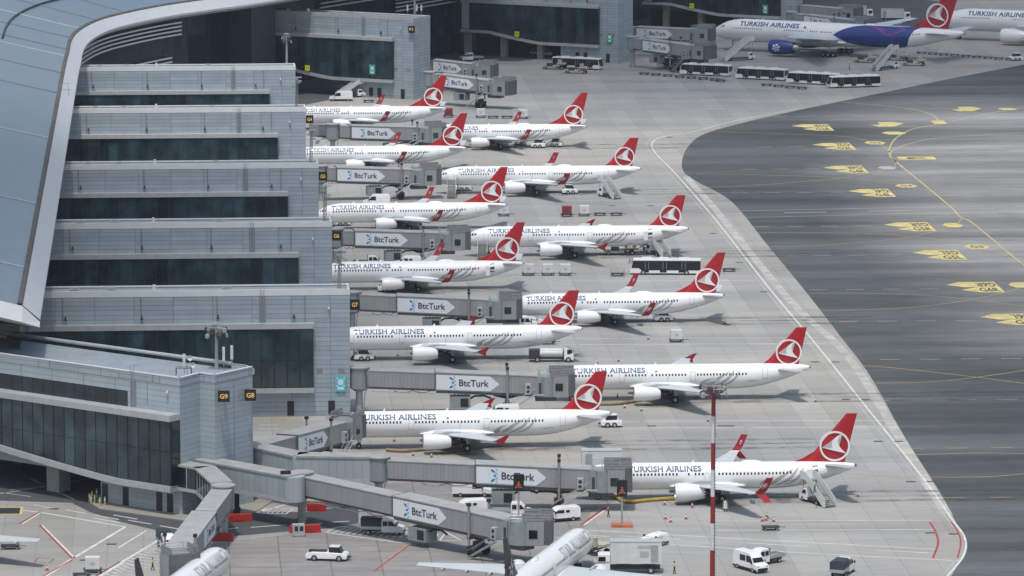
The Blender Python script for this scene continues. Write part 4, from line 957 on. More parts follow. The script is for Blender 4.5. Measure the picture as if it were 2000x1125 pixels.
    for (xx, yy, sx, sy) in ((S['main'] + 1, 0, 9, 7), (S['eng'][0] + 5, -S['eng'][1], 7, 3.2), (S['nose'] + 2, 0, 6, 3), (S['main'] + 10, -1, 11, 5), (S['L'] + 16, -3.6, 32, 1.5), (S['L'] + 14, 3.6, 34, 1.5), (S['L'] + 20, 0, 30, 1.1)):
        if xx > S['L'] and (kind == '777' or px < 1140): continue
        b = MB(); b.add([(-sx, -sy, 0), (sx, -sy, 0), (sx, sy, 0), (-sx, sy, 0)], [(0, 1, 2, 3)]); q = root.matrix_basis @ Vector((xx, yy, 0))
        tag(b.build('oil_stain', stain_m, None, loc=(o.x + (xx - ax) * c - (yy - ay) * s_, o.y + (xx - ax) * s_ + (yy - ay) * c, .020 + .0013 * (len(STN) % 7)), rz=R(yaw)), kind='structure'); STN.append(1)
    # lettering
    R_ = S['rz']; up = .24 if not big else .22
    if livery != 'star':
        x0, x1 = S['text']; bh = 1.0 if not big else 1.55
        a0 = R_ * .47
        flat_text('TURKISH AIRLINES', x1 - x0, bh, .03, lambda x, y: F.surf(x0 + x, a0 + y, -1, .035), 'letters', navy, fu, cuts=6, spacing=1.06)
        b = MB(); xf = x1 + (1.6 if not big else 1.4); q = .5 if not big else 1.
        for a_, c_, m_ in ((xf, xf + q * .75, 0),): b.add([F.surf(a_, a0 + .1), F.surf(c_, a0 + .1), F.surf(c_, a0 + .1 + q * .55), F.surf(a_, a0 + .1 + q * .55)], [(0, 1, 2, 3)])
        b.build('flag_mark', red_m, fu)
    else:
        L = S['L']; flat_text('STAR ALLIANCE', 14.5, 1.75, .02, lambda x, y: F.surf(5.0 + 14.5 - x, .55 + y, 1, .035), 'letters', swoosh_m, fu, cuts=8, spacing=1.15)
    # windows on both sides would be unseen on the far side: near side only
    side = -1 if livery != 'star' else 1
    pitch = .53; wa = R_ * .20; wm = None; cnt = 0
    for a_, c_ in S['win']:
        x = a_
        while x <= c_ and cnt < 99:
            cnt += 1
            def qd(x): return [F.surf(x, wa, side, .02), F.surf(x + .25, wa, side, .02), F.surf(x + .25, wa + .34, side, .02), F.surf(x, wa + .34, side, .02)]
            inb = F.st[9][0] < x < F.st[10][0] - .3
            if inb and wm is not None:
                o_ = bpy.data.objects.new('cabin_window', wm[0]); COL.objects.link(o_); o_.parent = fu; o_.location.x = x - wm[1]
            else:
                o_ = MB().add(qd(x), [(0, 1, 2, 3)]).build('cabin_window', win_m, fu)
                if inb: wm = (o_.data, x)
            x += pitch if not big else .62
    # doors as thin outlines
    for i, (xd, wd, hd) in enumerate(S['doors']):
        b = MB(); z0 = -.55 * R_ / 2; z1 = z0 + hd
        if open_rear and i == len(S['doors']) - 1:
            q = [F.surf(xd, z0 + .1, -1, .03), F.surf(xd + wd, z0 + .1, -1, .03), F.surf(xd + wd, z0 + hd * .5, -1, .05), F.surf(xd, z0 + hd * .5, -1, .05), F.surf(xd + wd, z1, -1, .03), F.surf(xd, z1, -1, .03)]
            b.add(q, [(0, 1, 2, 3), (3, 2, 4, 5)]); d_ = b.build('doorway', black, fu)
            b = MB(); b.box(xd - wd - .1, xd - .1, -S['ry'] * .93 - .75, -S['ry'] * .93 - .6, S['zc'] - .55, S['zc'] + 1.15); b.build('open_door', plane_w, fu); continue
        N_ = 4; rec = lambda x, a0, a1: [F.surf(x, a0 + (a1 - a0) * k / N_, side, .02) for k in range(N_ + 1)] + [F.surf(x + .06, a0 + (a1 - a0) * k / N_, side, .02) for k in range(N_ + 1)]
        for x in (xd, xd + wd): b.add(rec(x, z0, z1), [(k, k + 1, N_ + 2 + k, N_ + 1 + k) for k in range(N_)])
        for a in (z0, z1): b.add([F.surf(xd, a, side, .02), F.surf(xd + wd, a, side, .02), F.surf(xd + wd, a + .07, side, .02), F.surf(xd, a + .07, side, .02)], [(0, 1, 2, 3)])
        b.build('cabin_door', line_g if i in (0,) or big else swoosh_m, fu)
    if S['sw'] and livery == 'red':
        b = MB()
        for st in SWOOSH: poly_on(lambda x, y: F.surf(S['sw'] + x, y - .05, -1, .02), st, b, ny=6)
        b.build('tail_motif', swoosh_m, fu)
        b = MB(); x = S['L'] - 10.6; b.add([F.surf(x, -.75), F.surf(x + 1.6, -.75), F.surf(x + 1.6, -.63), F.surf(x, -.63)], [(0, 1, 2, 3)]); b.build('registration_mark', swoosh_m, fu)
        b = MB(); x = S['wing'][0][0] + 5.6
        for k in range(7): b.add([F.surf(x + .42 * math.cos(R(95 + k * 24)) * 1.6, -.3 + .95 * math.sin(R(95 + k * 24)), -1, .018), F.surf(x + .42 * math.cos(R(95 + k * 24 + 24)) * 1.6, -.3 + .95 * math.sin(R(95 + k * 24 + 24)), -1, .018), F.surf(x + .36 * math.cos(R(95 + k * 24 + 24)) * 1.6, -.3 + .88 * math.sin(R(95 + k * 24 + 24)), -1, .018), F.surf(x + .36 * math.cos(R(95 + k * 24)) * 1.6, -.3 + .88 * math.sin(R(95 + k * 24)), -1, .018)], [(0, 1, 2, 3)])
        b.build('wing_exit_line', line_g, fu)
    if livery == 'blue':
        b = MB(); pts = []
        for k in range(11): pts.append((43.6 - 3.2 * math.cos(R(90 * k / 10)) - 1.5 * 0, 3.0 - 4.6 * (1 - math.sin(R(90 * (1 - k / 10))))))
        pts = [(46.5, 3.9), (43.5, 3.2), (40.5, 2.0), (38.6, .9), (37.5, .2), (39.4, -.8), (42.4, -2.1), (45.5, -3.0), (48.5, -3.3), (57.6, -3.3), (58.6, -2.4), (59.4, -.2), (60.6, 2.0), (62.4, 3.4), (63.5, 3.9)]
        pts = [(x - .5, y) for x, y in pts]
        poly_on(lambda x, y: F.surf(x, y, -1, .04), pts, b, ny=16, nx=24); cb = b.build('blue_band', blue_m, fu)
        b = MB()
        for seg_ in ([(46, 3.4), (49.5, 2.6), (52.5, .6), (55.6, 1.4), (57.6, 2.2), (55, 3.2)], [(49, 3.6), (49.5, 2.6), (52, 2.2)], [(55.6, 1.4), (53.6, -1.2), (54.6, -2.6)]):
            for (xa, ya), (xb, yb) in zip(seg_[:-1], seg_[1:]):
                for t in range(5):
                    p, q = [(xa + (xb - xa) * tt, ya + (yb - ya) * tt) for tt in (t / 5, (t + 1) / 5)]
                    b.add([F.surf(p[0], p[1], -1, .08), F.surf(q[0], q[1], -1, .08), F.surf(q[0] + .1, q[1] + .26, -1, .08), F.surf(p[0] + .1, p[1] + .26, -1, .08)], [(0, 1, 2, 3)])
        b.build('pink_line', magenta, fu)
    return root
AG = 'white airliners with red tails at the stands'
def pl_(kind, x, y, label, yaw=SITE, **k): return aircraft(kind, x, y, yaw, label, AG, **k)
pl_('738', 873, 148, 'farthest white airliner of the near row, behind the G4 wing end', yaw=3.2)
pl_('738', 1148, 181, 'white airliner with half hidden lettering, farthest of the outer row', yaw=3.2)
pl_('738', 913, 221, 'white airliner between the G4 and G5 wings, its tail over the bridge cab', yaw=3.2)
pl_('A321s', 1247, 269, 'white airliner with red blended winglets and white stairs at its front and rear doors', yaw=3.4)
pl_('738', 992, 326, 'white airliner between the G5 and G6 wings, a white van behind it')
pl_('A321', 1339, 381, 'white airliner with stairs at both open doors beside the black and white bus', yaw=3.4, open_rear=True)
pl_('738', 1025, 434, 'white airliner with its rear door open, between the G6 and G7 wings', open_rear=True)
pl_('738', 1417, 493, 'white airliner with red winglets in front of the long near bus', yaw=3.4)
pl_('A321', 1131, 567, 'white airliner beside the G7 wing end, a fuel truck under its tail', seq=1)
pl_('A321', 1576, 639, 'white airliner crossed by the floodlight head of the striped mast', seq=1)
pl_('A321', 1186, 725, 'nearest white airliner of the inner row, its nose at the sloping bridge', seq=1)
pl_('MAX', 1674, 807, 'nearest white airliner with split red winglets, behind the red and white mast', yaw=3.4, open_rear=True)
bp = P(1845, 84, 7.2)
aircraft('777', 1392, 62, -27, 'large airliner with a deep blue rear band and blue engines at the top', AG, anchor='nose', livery='blue')
aircraft('777', 1834, 42, -24, 'large white airliner cut off by the right edge, far corner', AG, anchor='nose')
aircraft('A321', 1147, 1054, -105.3, 'white airliner lettered along its side, black tail fin, at the bottom edge', 'black tailed airliners at the near side', livery='star', anchor='nose')
aircraft('A321', 439, 1091, -101.9, 'black tailed airliner in the bottom left corner under the near bridge cab', 'black tailed airliners at the near side', livery='star', anchor='nose')

# ---------------------------------------------------------------- passenger bridges
BG = 'passenger boarding bridges'
def bridge(A_, B_, label, f1=.35, sign=True, z=(4.6, 3.3), side=-1, rot='pillar', cab=True, wheels=.70, h=(2.5, 2.85), w=(2.9, 3.4), ac=True, stairs=True, sf=(None, None), cabturn=0, bigcab=False, pillar_z=0., post=True):
    """A_, B_: (px, ground y) of the rotunda and of the cab; z = floor heights; side = which long side shows the sign"""
    a = P(A_[0], A_[1], 0); e = P(B_[0], B_[1], 0); L = (e - a).length; yaw = math.atan2(e.y - a.y, e.x - a.x)
    r = thing('boarding_bridge', label, 'boarding bridge', (a.x, a.y, 0), yaw, BG)
    zf = lambda x: z[0] + (z[1] - z[0]) * x / L
    def tun(x0, x1, w_, h_, z_off, name, m, th=None):
        b = MB(); p = []
        for x in (x0, x1):
            p += [(x, -w_ / 2, zf(x) + z_off), (x, w_ / 2, zf(x) + z_off), (x, w_ / 2, zf(x) + z_off + h_), (x, -w_ / 2, zf(x) + z_off + h_)]
        b.add(p, [(0, 1, 2, 3), (7, 6, 5, 4), (0, 3, 7, 4), (3, 2, 6, 7), (2, 1, 5, 6), (1, 0, 4, 5)]); return b.build(name, m, r)
    x1 = L * f1; xc = L - (5.8 if cab else 0)
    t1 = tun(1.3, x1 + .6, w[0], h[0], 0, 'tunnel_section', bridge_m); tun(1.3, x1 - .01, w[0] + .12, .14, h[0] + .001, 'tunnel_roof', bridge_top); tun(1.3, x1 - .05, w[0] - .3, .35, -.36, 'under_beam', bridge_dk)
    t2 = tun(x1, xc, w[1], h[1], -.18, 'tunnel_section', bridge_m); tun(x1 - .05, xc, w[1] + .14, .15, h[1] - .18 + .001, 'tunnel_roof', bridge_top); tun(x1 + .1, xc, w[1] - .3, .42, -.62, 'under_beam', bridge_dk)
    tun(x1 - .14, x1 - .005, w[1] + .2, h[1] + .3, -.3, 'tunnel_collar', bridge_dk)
    # cable loop below the first section
    b = MB(); n = 10; pts = [(x1 * .45 + (x1 * .5) * k / n, side * (w[0] / 2 - .1), zf(x1 * .5) - .5 - .35 * abs(math.sin(k / n * 6.28))) for k in range(n + 1)]
    b.tube(pts, .06, 5); b.build('cable', black, r)
    b = MB(); b.tube([(2, side * (w[0] / 2 - .05), zf(2) - .75), (x1, side * (w[0] / 2 - .05), zf(x1) - .75)], .05, 5); b.build('cable_rail', steel, r)
    if rot == 'pillar':
        b = MB(); b.cyl((0, 0, zf(0) - .5), (0, 0, zf(0) + 2.8), 1.55, n=20); b.cyl((0, 0, zf(0) - 1.0), (0, 0, zf(0) - .5), .8, 1.5, 20); ro = b.build('rotunda', cab_m, r, smooth=True)
        b = MB(); b.cyl((0, 0, zf(0) + 2.8), (0, 0, zf(0) + 2.98), 1.75, n=20); b.build('rotunda_roof', bridge_top, r)
        b = MB(); b.cyl((0, 0, pillar_z), (0, 0, zf(0) - .9), .62, .55, 16); b.build('pillar', galv, r, smooth=True)
        b = MB(); b.tube([(1.2, side * 1.5, zf(0) + 2.4), (1.5, side * 1.5, zf(0)), (.9, side * .9, zf(0) - 1.2), (.7, side * .7, 1)], .07, 5); b.build('downpipe', steel, r)
    # advertising panel
    if sign:
        s0, s1 = sf[0] or x1 + .12, sf[1] or x1 + .12 + min(10.2, L * .42); hh = h[1] - .45; zz = .0; yy = side * (w[1] / 2 + .04)
        m = lambda x, q: (x, yy, zf(x) + zz + q)
        fx = (lambda t: s0 + t) if side < 0 else (lambda t: s1 - t)
        W_ = s1 - s0; b = MB(); pts = [(0, 0), (W_ - 1.5, 0), (W_, hh / 2), (W_ - 1.5, hh), (0, hh)]
        b.add([m(fx(x), q) for x, q in pts] + [(fx(x), side * w[1] / 2 + side * .002, zf(fx(x)) + q) for x, q in pts], [(0, 1, 2, 3, 4)] + [(i, (i + 1) % 5, 5 + (i + 1) % 5, 5 + i) for i in range(5)])
        pn = b.build('advert_panel', sign_white, r)
        y2 = side * (w[1] / 2 + .07); m2 = lambda x, q: (fx(x), y2, zf(fx(x)) + q)
        tw = min(W_ * .47, 5.0); th = hh * .46
        flat_text('BtcTurk', tw, th, .018, lambda x, q: m2(W_ * .36 + x, hh * .28 + q), 'letters', blacktxt, pn)
        u_ = hh / 2.4; cxp = W_ * .275
        for (lx_, lz, ll, ang_, mm) in ((-.42, 1.9, .34, -35, sign_blue), (-.42, .5, .34, 35, sign_blue), (-.12, 1.2, .2, 0, sign_blue), (.12, 2.12, .17, -55, sign_lblue), (-.02, 1.66, .15, -35, sign_lblue), (.22, 1.5, .15, -70, sign_lblue), (.22, .9, .15, 70, sign_lblue), (-.02, .74, .15, 35, sign_lblue), (.12, .28, .17, 55, sign_lblue)):
            ca, sa = math.cos(R(ang_)), math.sin(R(ang_)); b = MB(); e2 = []
            for k in range(10):
                t = 2 * math.pi * k / 10; ex, ez = ll * math.cos(t), .15 * math.sin(t); e2.append(m2(cxp + (lx_ + ex * ca - ez * sa) * u_, (lz + ex * sa + ez * ca) * u_))
            b.add(e2, [list(range(10))]); b.build('logo_petal', mm, pn)
    # drive column with wheels
    if wheels:
        xw = L * wheels
        for sd_ in (-1, 1):
            if post:
                b = MB(); b.cyl((xw, sd_ * (w[1] / 2 + .38), 1.7), (xw, sd_ * (w[1] / 2 + .38), zf(xw) + h[1] + .9), .19, n=8); c_ = b.build('lift_post', steel, r)
                b = MB(); b.cbox(xw, sd_ * (w[1] / 2 + .38), zf(xw) + h[1] + 1.1, .5, .5, .42); b.build('post_cap', black, c_)
        b = MB(); b.box(xw - .3, xw + .3, -w[1] / 2 - .5, w[1] / 2 + .5, zf(xw) - .95, zf(xw) - .63)
        b.side([(xw - 2.2, zf(xw) - .9), (xw - .3, zf(xw) - 1.35), (xw + .3, zf(xw) - 1.35), (xw + 2.2, zf(xw) - .9), (xw + 2.2, zf(xw) - .65), (xw - 2.2, zf(xw) - .65)], -.25, .25); b.build('cross_beam', dkmetal, r)
        b = MB(); b.cbox(xw, 0, 1.15, 1.5, 3.2, .7); b.box(xw - .35, xw + .35, -.9, .9, 1.5, 2.1); dr = b.build('drive_unit', dkmetal, r)
        for sd_ in (-1, 1):
            b = MB(); b.cyl((xw, sd_ * 1.15, .62), (xw, sd_ * 1.75, .62), .62, n=18); b.build('wheel', rubber, dr)
    if ac:
        xa = L * (wheels - .22) if wheels else L * .5
        b = MB(); b.cbox(xa, side * .5, zf(xa) - 2.05, 3.3, 2.4, 1.9); u2 = b.build('air_conditioning_unit', cab_m, r)
        b = MB(); b.box(xa + .05, xa + 1.3, side * 1.73 - .02, side * 1.73 + .02, zf(xa) - 2.7, zf(xa) - 1.35); b.build('grille', black, u2)
        b = MB()
        for dx in (-.9, -.3, .3, .9): b.cyl((xa + dx, side * .6, zf(xa) - 1.15), (xa + dx, side * .6, zf(xa) - .62), .09, n=5)
        b.build('hanger', steel, u2)
        b = MB(); b.tube([(xa + 1.4, side * .7, zf(xa) - 1.7), (xa + 2.3, side * .8, zf(xa) - 1.1), (xa + 3.9, side * .8, zf(xa) - 1.05), (xa + 5.0, side * .8, zf(xa) - 1.5)], .16, 7); b.build('air_hose', black, r)
        xv = xc - 1.6; b = MB(); b.box(xv - .45, xv + .45, side * (w[1] / 2 + .3) - .3, side * (w[1] / 2 + .3) + .3, zf(xv) - .2, zf(xv) + 1.5); f_ = b.build('cooling_box', trim, r)
        for q in (.25, 1.0):
            b = MB(); b.cyl((xv, side * (w[1] / 2 + .6), zf(xv) + q), (xv, side * (w[1] / 2 + .63), zf(xv) + q), .27, n=12); b.build('fan_grille', black, f_)
    if stairs:
        xs_ = xc - .5; y_ = side * (w[1] / 2 + .9); zt = zf(xs_) - .1
        b = MB()
        for o_ in (-.42, .42):
            b.tube([(xs_, y_ + o_, zt), (xs_ - 5.2, y_ + o_, .25)], .08, 5); b.tube([(xs_, y_ + o_, zt + 1), (xs_ - 5.2, y_ + o_, 1.25)], .04, 5)
        for k in range(14): q = k / 14; b.cbox(xs_ - 5.2 * q, y_, zt + (.25 - zt) * q, .3, .8, .05)
        b.box(xs_ - .1, xs_ + 1.5, y_ - .5, y_ + .5, zt - .1, zt); b.build('service_stairs', galv, r)
    if cab:
        zc_ = zf(L) - .15; hb = h[1] + .25
        ct = bpy.data.objects.new('cab', None)
        b = MB(); b.box(xc - .2, xc + .7, -w[1] / 2 - .25, w[1] / 2 + .25, zc_ - .2, zc_ + hb); b.cyl((xc + 1.6, 0, zc_ - .25), (xc + 1.6, 0, zc_ + hb - .1), 1.95, n=22)
        cb = b.build('cab', cab_m, r, smooth=True)
        ca, sa = math.cos(R(cabturn)), math.sin(R(cabturn)); T = lambda x, y, zz: (xc + 1.6 + x * ca - y * sa, x * sa + y * ca, zz)
        b = MB(); q = [(.8, -1.95), (3.3, -2.0), (3.3, 2.0), (.8, 1.95)]
        b.prism([T(x, y, 0)[:2] for x, y in q], zc_ - .22, zc_ + hb - .05); b.build('cab_front', bridge_m, r)
        b = MB(); q = [(3.3, -1.9), (4.4, -2.15), (4.4, 2.15), (3.3, 1.9)]; b.prism([T(x, y, 0)[:2] for x, y in q], zc_ - .1, zc_ + hb + .35); b.build('canopy', bridge_dk, r)
        b = MB(); b.box(xc + .1, xc + .55, side * (w[1] / 2 + .26) - .01, side * (w[1] / 2 + .26) + .01, zc_ + .15, zc_ + 2.1); d_ = b.build('cab_door', dkmetal, r)
        b = MB(); p0, p1 = T(1.2, side * 2.02, zc_ + .8), T(2.4, side * 2.03, zc_ + .8); b.add([p0, p1, T(2.4, side * 2.03, zc_ + 2.0), T(1.2, side * 2.02, zc_ + 2.0)], [(0, 1, 2, 3)]); b.build('cab_window', glass2, r)
        b = MB()
        for zz in (.45, .9):
            b.tube([T(-1.4, -1.8, zc_ + hb + zz), T(2.6, -1.8, zc_ + hb + zz), T(2.6, 1.8, zc_ + hb + zz), T(-1.4, 1.8, zc_ + hb + zz), T(-1.4, -1.8, zc_ + hb + zz)], .045, 5)
        for x in (-1.4, 0, 1.3, 2.6):
            for y in (-1.8, 1.8): b.cyl(T(x, y, zc_ + hb - .1), T(x, y, zc_ + hb + .9), .045, n=5)
        b.build('roof_railing', galv, r)
        for y in (-1.86, 1.86):
            b = MB(); q = [T(.3, y - .03, 0)[:2], T(4.3, y - .03, 0)[:2], T(4.3, y + .03, 0)[:2], T(.3, y + .03, 0)[:2]]; b.prism(q, zc_ + hb - .05, zc_ + hb + 1.25)
            for zz in (.2, .6, 1.0):
                q = [T(.2, y - .07, 0)[:2], T(4.4, y - .07, 0)[:2], T(4.4, y + .07, 0)[:2], T(.2, y + .07, 0)[:2]]; b.prism(q, zc_ + hb + zz, zc_ + hb + zz + .12)
            b.build('roof_screen', steel, r)
        b = MB(); b.box(xc - .4, xc + 3.0, -1.2, 1.2, zc_ - 1.0, zc_ - .26); b.build('cab_floor_gear', bridge_dk, r)
    return r
def up(py, z, k=None): return py + z * (py + 942) * .0069 / (1 - .0069 * z * 1.0) * 1.0
def gy(py, z):   # ground row below a point seen at row py, height z
    s = .98887 * (py + 942) / (H - z); return s * H / .98887 - 942
def br(x0, y0, x1, y1, label, z=(4.6, 3.3), **k): return bridge((x0, gy(y0, z[0])), (x1, gy(y1, z[1])), label, z=z, **k)
# (pixel of the floor line at the rotunda and at the cab)
br(650, 266, 866, 272, 'boarding bridge under the G4 sign', f1=.15, z=(4.6, 3.0), wheels=.74)
br(606, 263, 668, 265, 'short fixed bridge link beside the G4 wing end', f1=.5, sign=False, cab=False, wheels=0, ac=False, stairs=False, rot=None, w=(2.8, 2.9), h=(2.4, 2.5))
br(626, 349, 858, 356, 'boarding bridge under the G5 sign', f1=.13, z=(4.6, 3.3), wheels=.67)
br(655, 474, 915, 482, 'boarding bridge under the G6 sign', f1=.14, z=(4.6, 3.3), wheels=.65)
br(688, 600, 1018, 616, 'boarding bridge beside the G7 sign', f1=.265, z=(4.6, 3.1), wheels=.69)
br(702, 750, 1120, 766, 'boarding bridge on a round pillar below the G7 wing', f1=.355, z=(4.8, 3.3), wheels=.69)
br(740, 928, 1232, 952, 'longest boarding bridge, crossing behind the two white vans', f1=.385, z=(4.9, 3.2), wheels=.715)
br(590, 959, 1062, 1062, 'boarding bridge in the foreground sloping down to the star lettered airliner', f1=.42, z=(4.6, 3.2), wheels=.74, cabturn=38)
br(500, 900, 690, 848, 'boarding bridge rising to the right behind the corner of the gate building', f1=.32, z=(4.9, 3.4), wheels=.64, rot=None, sf=(None, None))
br(437, 985, 330, 1130, 'boarding bridge coming towards the camera in the lower left', f1=.36, z=(4.7, 3.2), wheels=.80, side=1, cabturn=30)
br(840, 162, 1000, 183, 'front one of the pair of boarding bridges at the F1 wing', f1=.15, z=(5.2, 3.8), wheels=.62)
br(836, 135, 968, 150, 'rear one of the pair of boarding bridges at the F1 wing', f1=.10, z=(5.2, 3.8), wheels=0, rot=None)
br(1236, 92, 1388, 113, 'boarding bridge beside the blue engined airliner, the nearer of two', f1=.18, z=(5.2, 4.4), wheels=.55)
br(1226, 70, 1392, 78, 'boarding bridge touching the nose of the blue engined airliner', f1=.12, z=(5.2, 4.9), wheels=0, rot=None, stairs=False, ac=False)
br(1546, 43, 1700, 62, 'far boarding bridge behind the blue engined airliner', f1=.20, z=(5.2, 4.4), wheels=.6)
br(1540, 26, 1678, 38, 'farthest boarding bridge beside the two parked trucks', f1=.2, z=(5.2, 4.6), wheels=0, sign=False, rot=None, ac=False, stairs=False)

# fixed corridors joining the gate building to the pillars
def corridor(pts, z0, h_, w_, label, m=bridge_blue, glassy=False):
    """pts: pixels of the floor line"""
    q = [P(x, y, z0) for x, y in pts]; r = thing('fixed_corridor', label, 'corridor', (q[0].x, q[0].y, 0), 0, 'fixed corridors of the gate building')
    loc = [(p.x - q[0].x, p.y - q[0].y) for p in q]
    for i, (a, c) in enumerate(zip(loc[:-1], loc[1:])):
        a, c = Vector(a), Vector(c); d = (c - a).normalized(); L = (c - a).length; rz = math.atan2(d.y, d.x)
        b = MB(); b.box(0, L, -w_ / 2, w_ / 2, z0, z0 + h_); sg = b.build('corridor_section', glass if glassy else m, r, loc=(a.x, a.y, 0), rz=rz)
        b = MB(); b.box(-.3, L + .3, -w_ / 2 - .12, w_ / 2 + .12, z0 + h_ + .002, z0 + h_ + .3); b.build('corridor_roof', bridge_top, r, loc=(a.x, a.y, 0), rz=rz)
        b = MB(); b.box(0, L, -w_ / 2 - .05, w_ / 2 + .05, z0 - .5, z0 - .002); b.build('corridor_floor', trim, r, loc=(a.x, a.y, 0), rz=rz)
        if glassy:
            b = MB(); n = max(2, int(L / 1.9))
            for k in range(n + 1): b.box(L * k / n - .07, L * k / n + .07, -w_ / 2 - .05, w_ / 2 + .05, z0, z0 + h_)
            b.build('mullions', trim, r, loc=(a.x, a.y, 0), rz=rz)
        b = MB(); b.cyl((c.x, c.y, z0 - .45 + i * .01), (c.x, c.y, z0 + h_ + .1 + i * .01), w_ / 2, n=18); b.build('corner_joint', m, r)
    return r
corridor([(470, 905), (585, 930), (724, 932)], 4.6, 3.0, 3.2, 'pale panelled corridor from the gate building corner to the middle pillar')
corridor([(390, 938), (574, 972)], 4.3, 3.1, 3.2, 'pale panelled corridor carrying the lit stand display')
corridor([(338, 944), (400, 955), (432, 985)], 4.3, 3.0, 3.0, 'short glazed corridor bending to the lower left pillar', glassy=True)
for px, py, nm in ((463, 1003, 'below the pale panelled corridor'), ):
    p = P(px, py); b = MB(); b.box(-.35, .35, -.35, .35, .9, 4); b.box(-.5, .5, -.5, .5, 0.02, .9); tag(b.build('support_post', black, None, loc=(p.x, p.y, 0)), 'square black post holding up the panelled corridor', 'post')

# red ballast barriers round the pillars
def barrier(px, py, w_, yaw, label):
    p = P(px, py); b = MB(); b.side([(-w_ / 2, 0.02), (w_ / 2, 0.02), (w_ / 2 - .1, 1.1), (-w_ / 2 + .1, 1.1)], -.45, .45)
    r = thing('impact_barrier', label, 'barrier', (p.x, p.y, 0), R(yaw), 'red barriers round the bridge pillars')
    b.build('block', barrier_red, r); b = MB(); b.side([(-w_ / 6, .3), (w_ / 6, .3), (w_ / 6, .9), (-w_ / 6, .9)], -.52, -.451); b.build('raised_panel', barrier_red, r)
barrier(466, 1019, 4.0, 12, 'dark red barrier by the black corridor post'); barrier(444, 1013, 2.0, 60, 'short red barrier half hidden behind the lower left pillar')
barrier(432, 1056, 3.6, 0, 'red barrier at the foot of the lower left pillar beside a worker'); barrier(606, 1040, 3.0, 12, 'red barrier in front of the middle foreground pillar'); barrier(573, 1040, 1.4, 80, 'short end-on red barrier left of the grey cabinet')
barrier(618, 998, 2.9, 0, 'red barrier behind the middle foreground pillar'); barrier(740, 1000, 2.6, 0, 'red barrier glimpsed under the foreground bridge')
p = P(583, 1047); r = thing('equipment_cabinet', 'grey equipment cabinet between red barriers at the pillar foot', 'cabinet', (p.x, p.y, 0), R(8))
b = MB(); b.box(-.85, .85, -.5, .5, .15, 1.75); b.box(-.75, .75, -.4, .4, 0, .15); b.build('housing', trim, r); b = MB(); b.box(-.6, -.1, -.52, -.501, .8, 1.5); b.build('vent', black, r); b = MB(); b.box(.15, .65, -.52, -.501, .8, 1.5); b.build('vent', black, r)

# ---------------------------------------------------------------- floodlight masts, displays, roof clutter
p = P(1391, 1178); m = thing('light_mast', 'tall red and white striped floodlight mast in the foreground', 'light mast', (p.x, p.y, 0), 0)
zt = 29.0; n = 8
for k in range(n):
    b = MB(); z0, z1 = zt * k / n, zt * (k + 1) / n; b.cyl((0, 0, z0), (0, 0, z1), .36 - .10 * k / n, .36 - .10 * (k + 1) / n, 12); b.build('mast_section', [mat('mast_red', (.26, .022, .02), .5), mat('mast_white', (.60, .61, .62), .5, var=.1)][(k + 1) % 2], m, smooth=True)
b = MB()
for k in range(60): b.cbox(.35 - .1 * k / 60, -.32, 1 + k * .46, .3, .04, .04)
b.tube([(.3, -.34, 1), (.25, -.3, 28)], .03, 4); b.build('climbing_rungs', dkmetal, m)
def floodhead(m, z, r_, n, rail=True):
    b = MB(); b.cyl((0, 0, z), (0, 0, z + .12), r_ * .9, n=16); b.build('platform', dkmetal, m)
    b = MB(); q = [(r_ * math.cos(2 * math.pi * k / 12), r_ * math.sin(2 * math.pi * k / 12)) for k in range(13)]
    for dz in (.55, 1.05): b.tube([(x, y, z + dz) for x, y in q], .045, 5)
    for x, y in q[:12]: b.cyl((x, y, z), (x, y, z + 1.05), .04, n=4)
    b.build('platform_railing', galv, m)
    for k in range(n):
        a = 2 * math.pi * k / n; x, y = (r_ + .25) * math.cos(a), (r_ + .25) * math.sin(a)
        b = MB(); b.cbox(0, 0, 0, .7, .3, .5); b.v = [(vx * math.cos(a + 1.57) - vy * math.sin(a + 1.57) + x, vx * math.sin(a + 1.57) + vy * math.cos(a + 1.57) + y, vz + z - .25 + (vy * .6) + (.9 if k % 2 else 0)) for vx, vy, vz in b.v]
        b.build('floodlight', dkmetal if k % 3 else galv, m)
    b = MB(); b.cyl((0, 0, z + 1.5), (0, 0, z + 1.62), .7, n=14); b.cyl((0, 0, z), (0, 0, z + 2.1), .05, n=5); b.build('top_cap', galv, m)
floodhead(m, 28.6, 1.5, 10)
def roofmast(px, py, zb, h_, label, n=8, r_=1.1):
    p = P(px, py, zb); m = thing('light_mast', label, 'light mast', (p.x, p.y, zb), 0, 'grey floodlight masts on the roofs')
    b = MB(); b.cyl((0, 0, 0), (0, 0, h_), .28, .2, 10); b.build('mast_section', galv, m); floodhead(m, h_ - .8, r_, n)
roofmast(423, 722, 19.1, 6.2, 'floodlight mast on the roof of the near gate building', 10, 1.3)
roofmast(560, 124, 20, 6.0, 'floodlight mast on the end of the farthest parallel wing', 6, .8)
roofmast(810, 27, 19.6, 5, 'tall thin mast on the roof of the F1 wing', 2, .5)
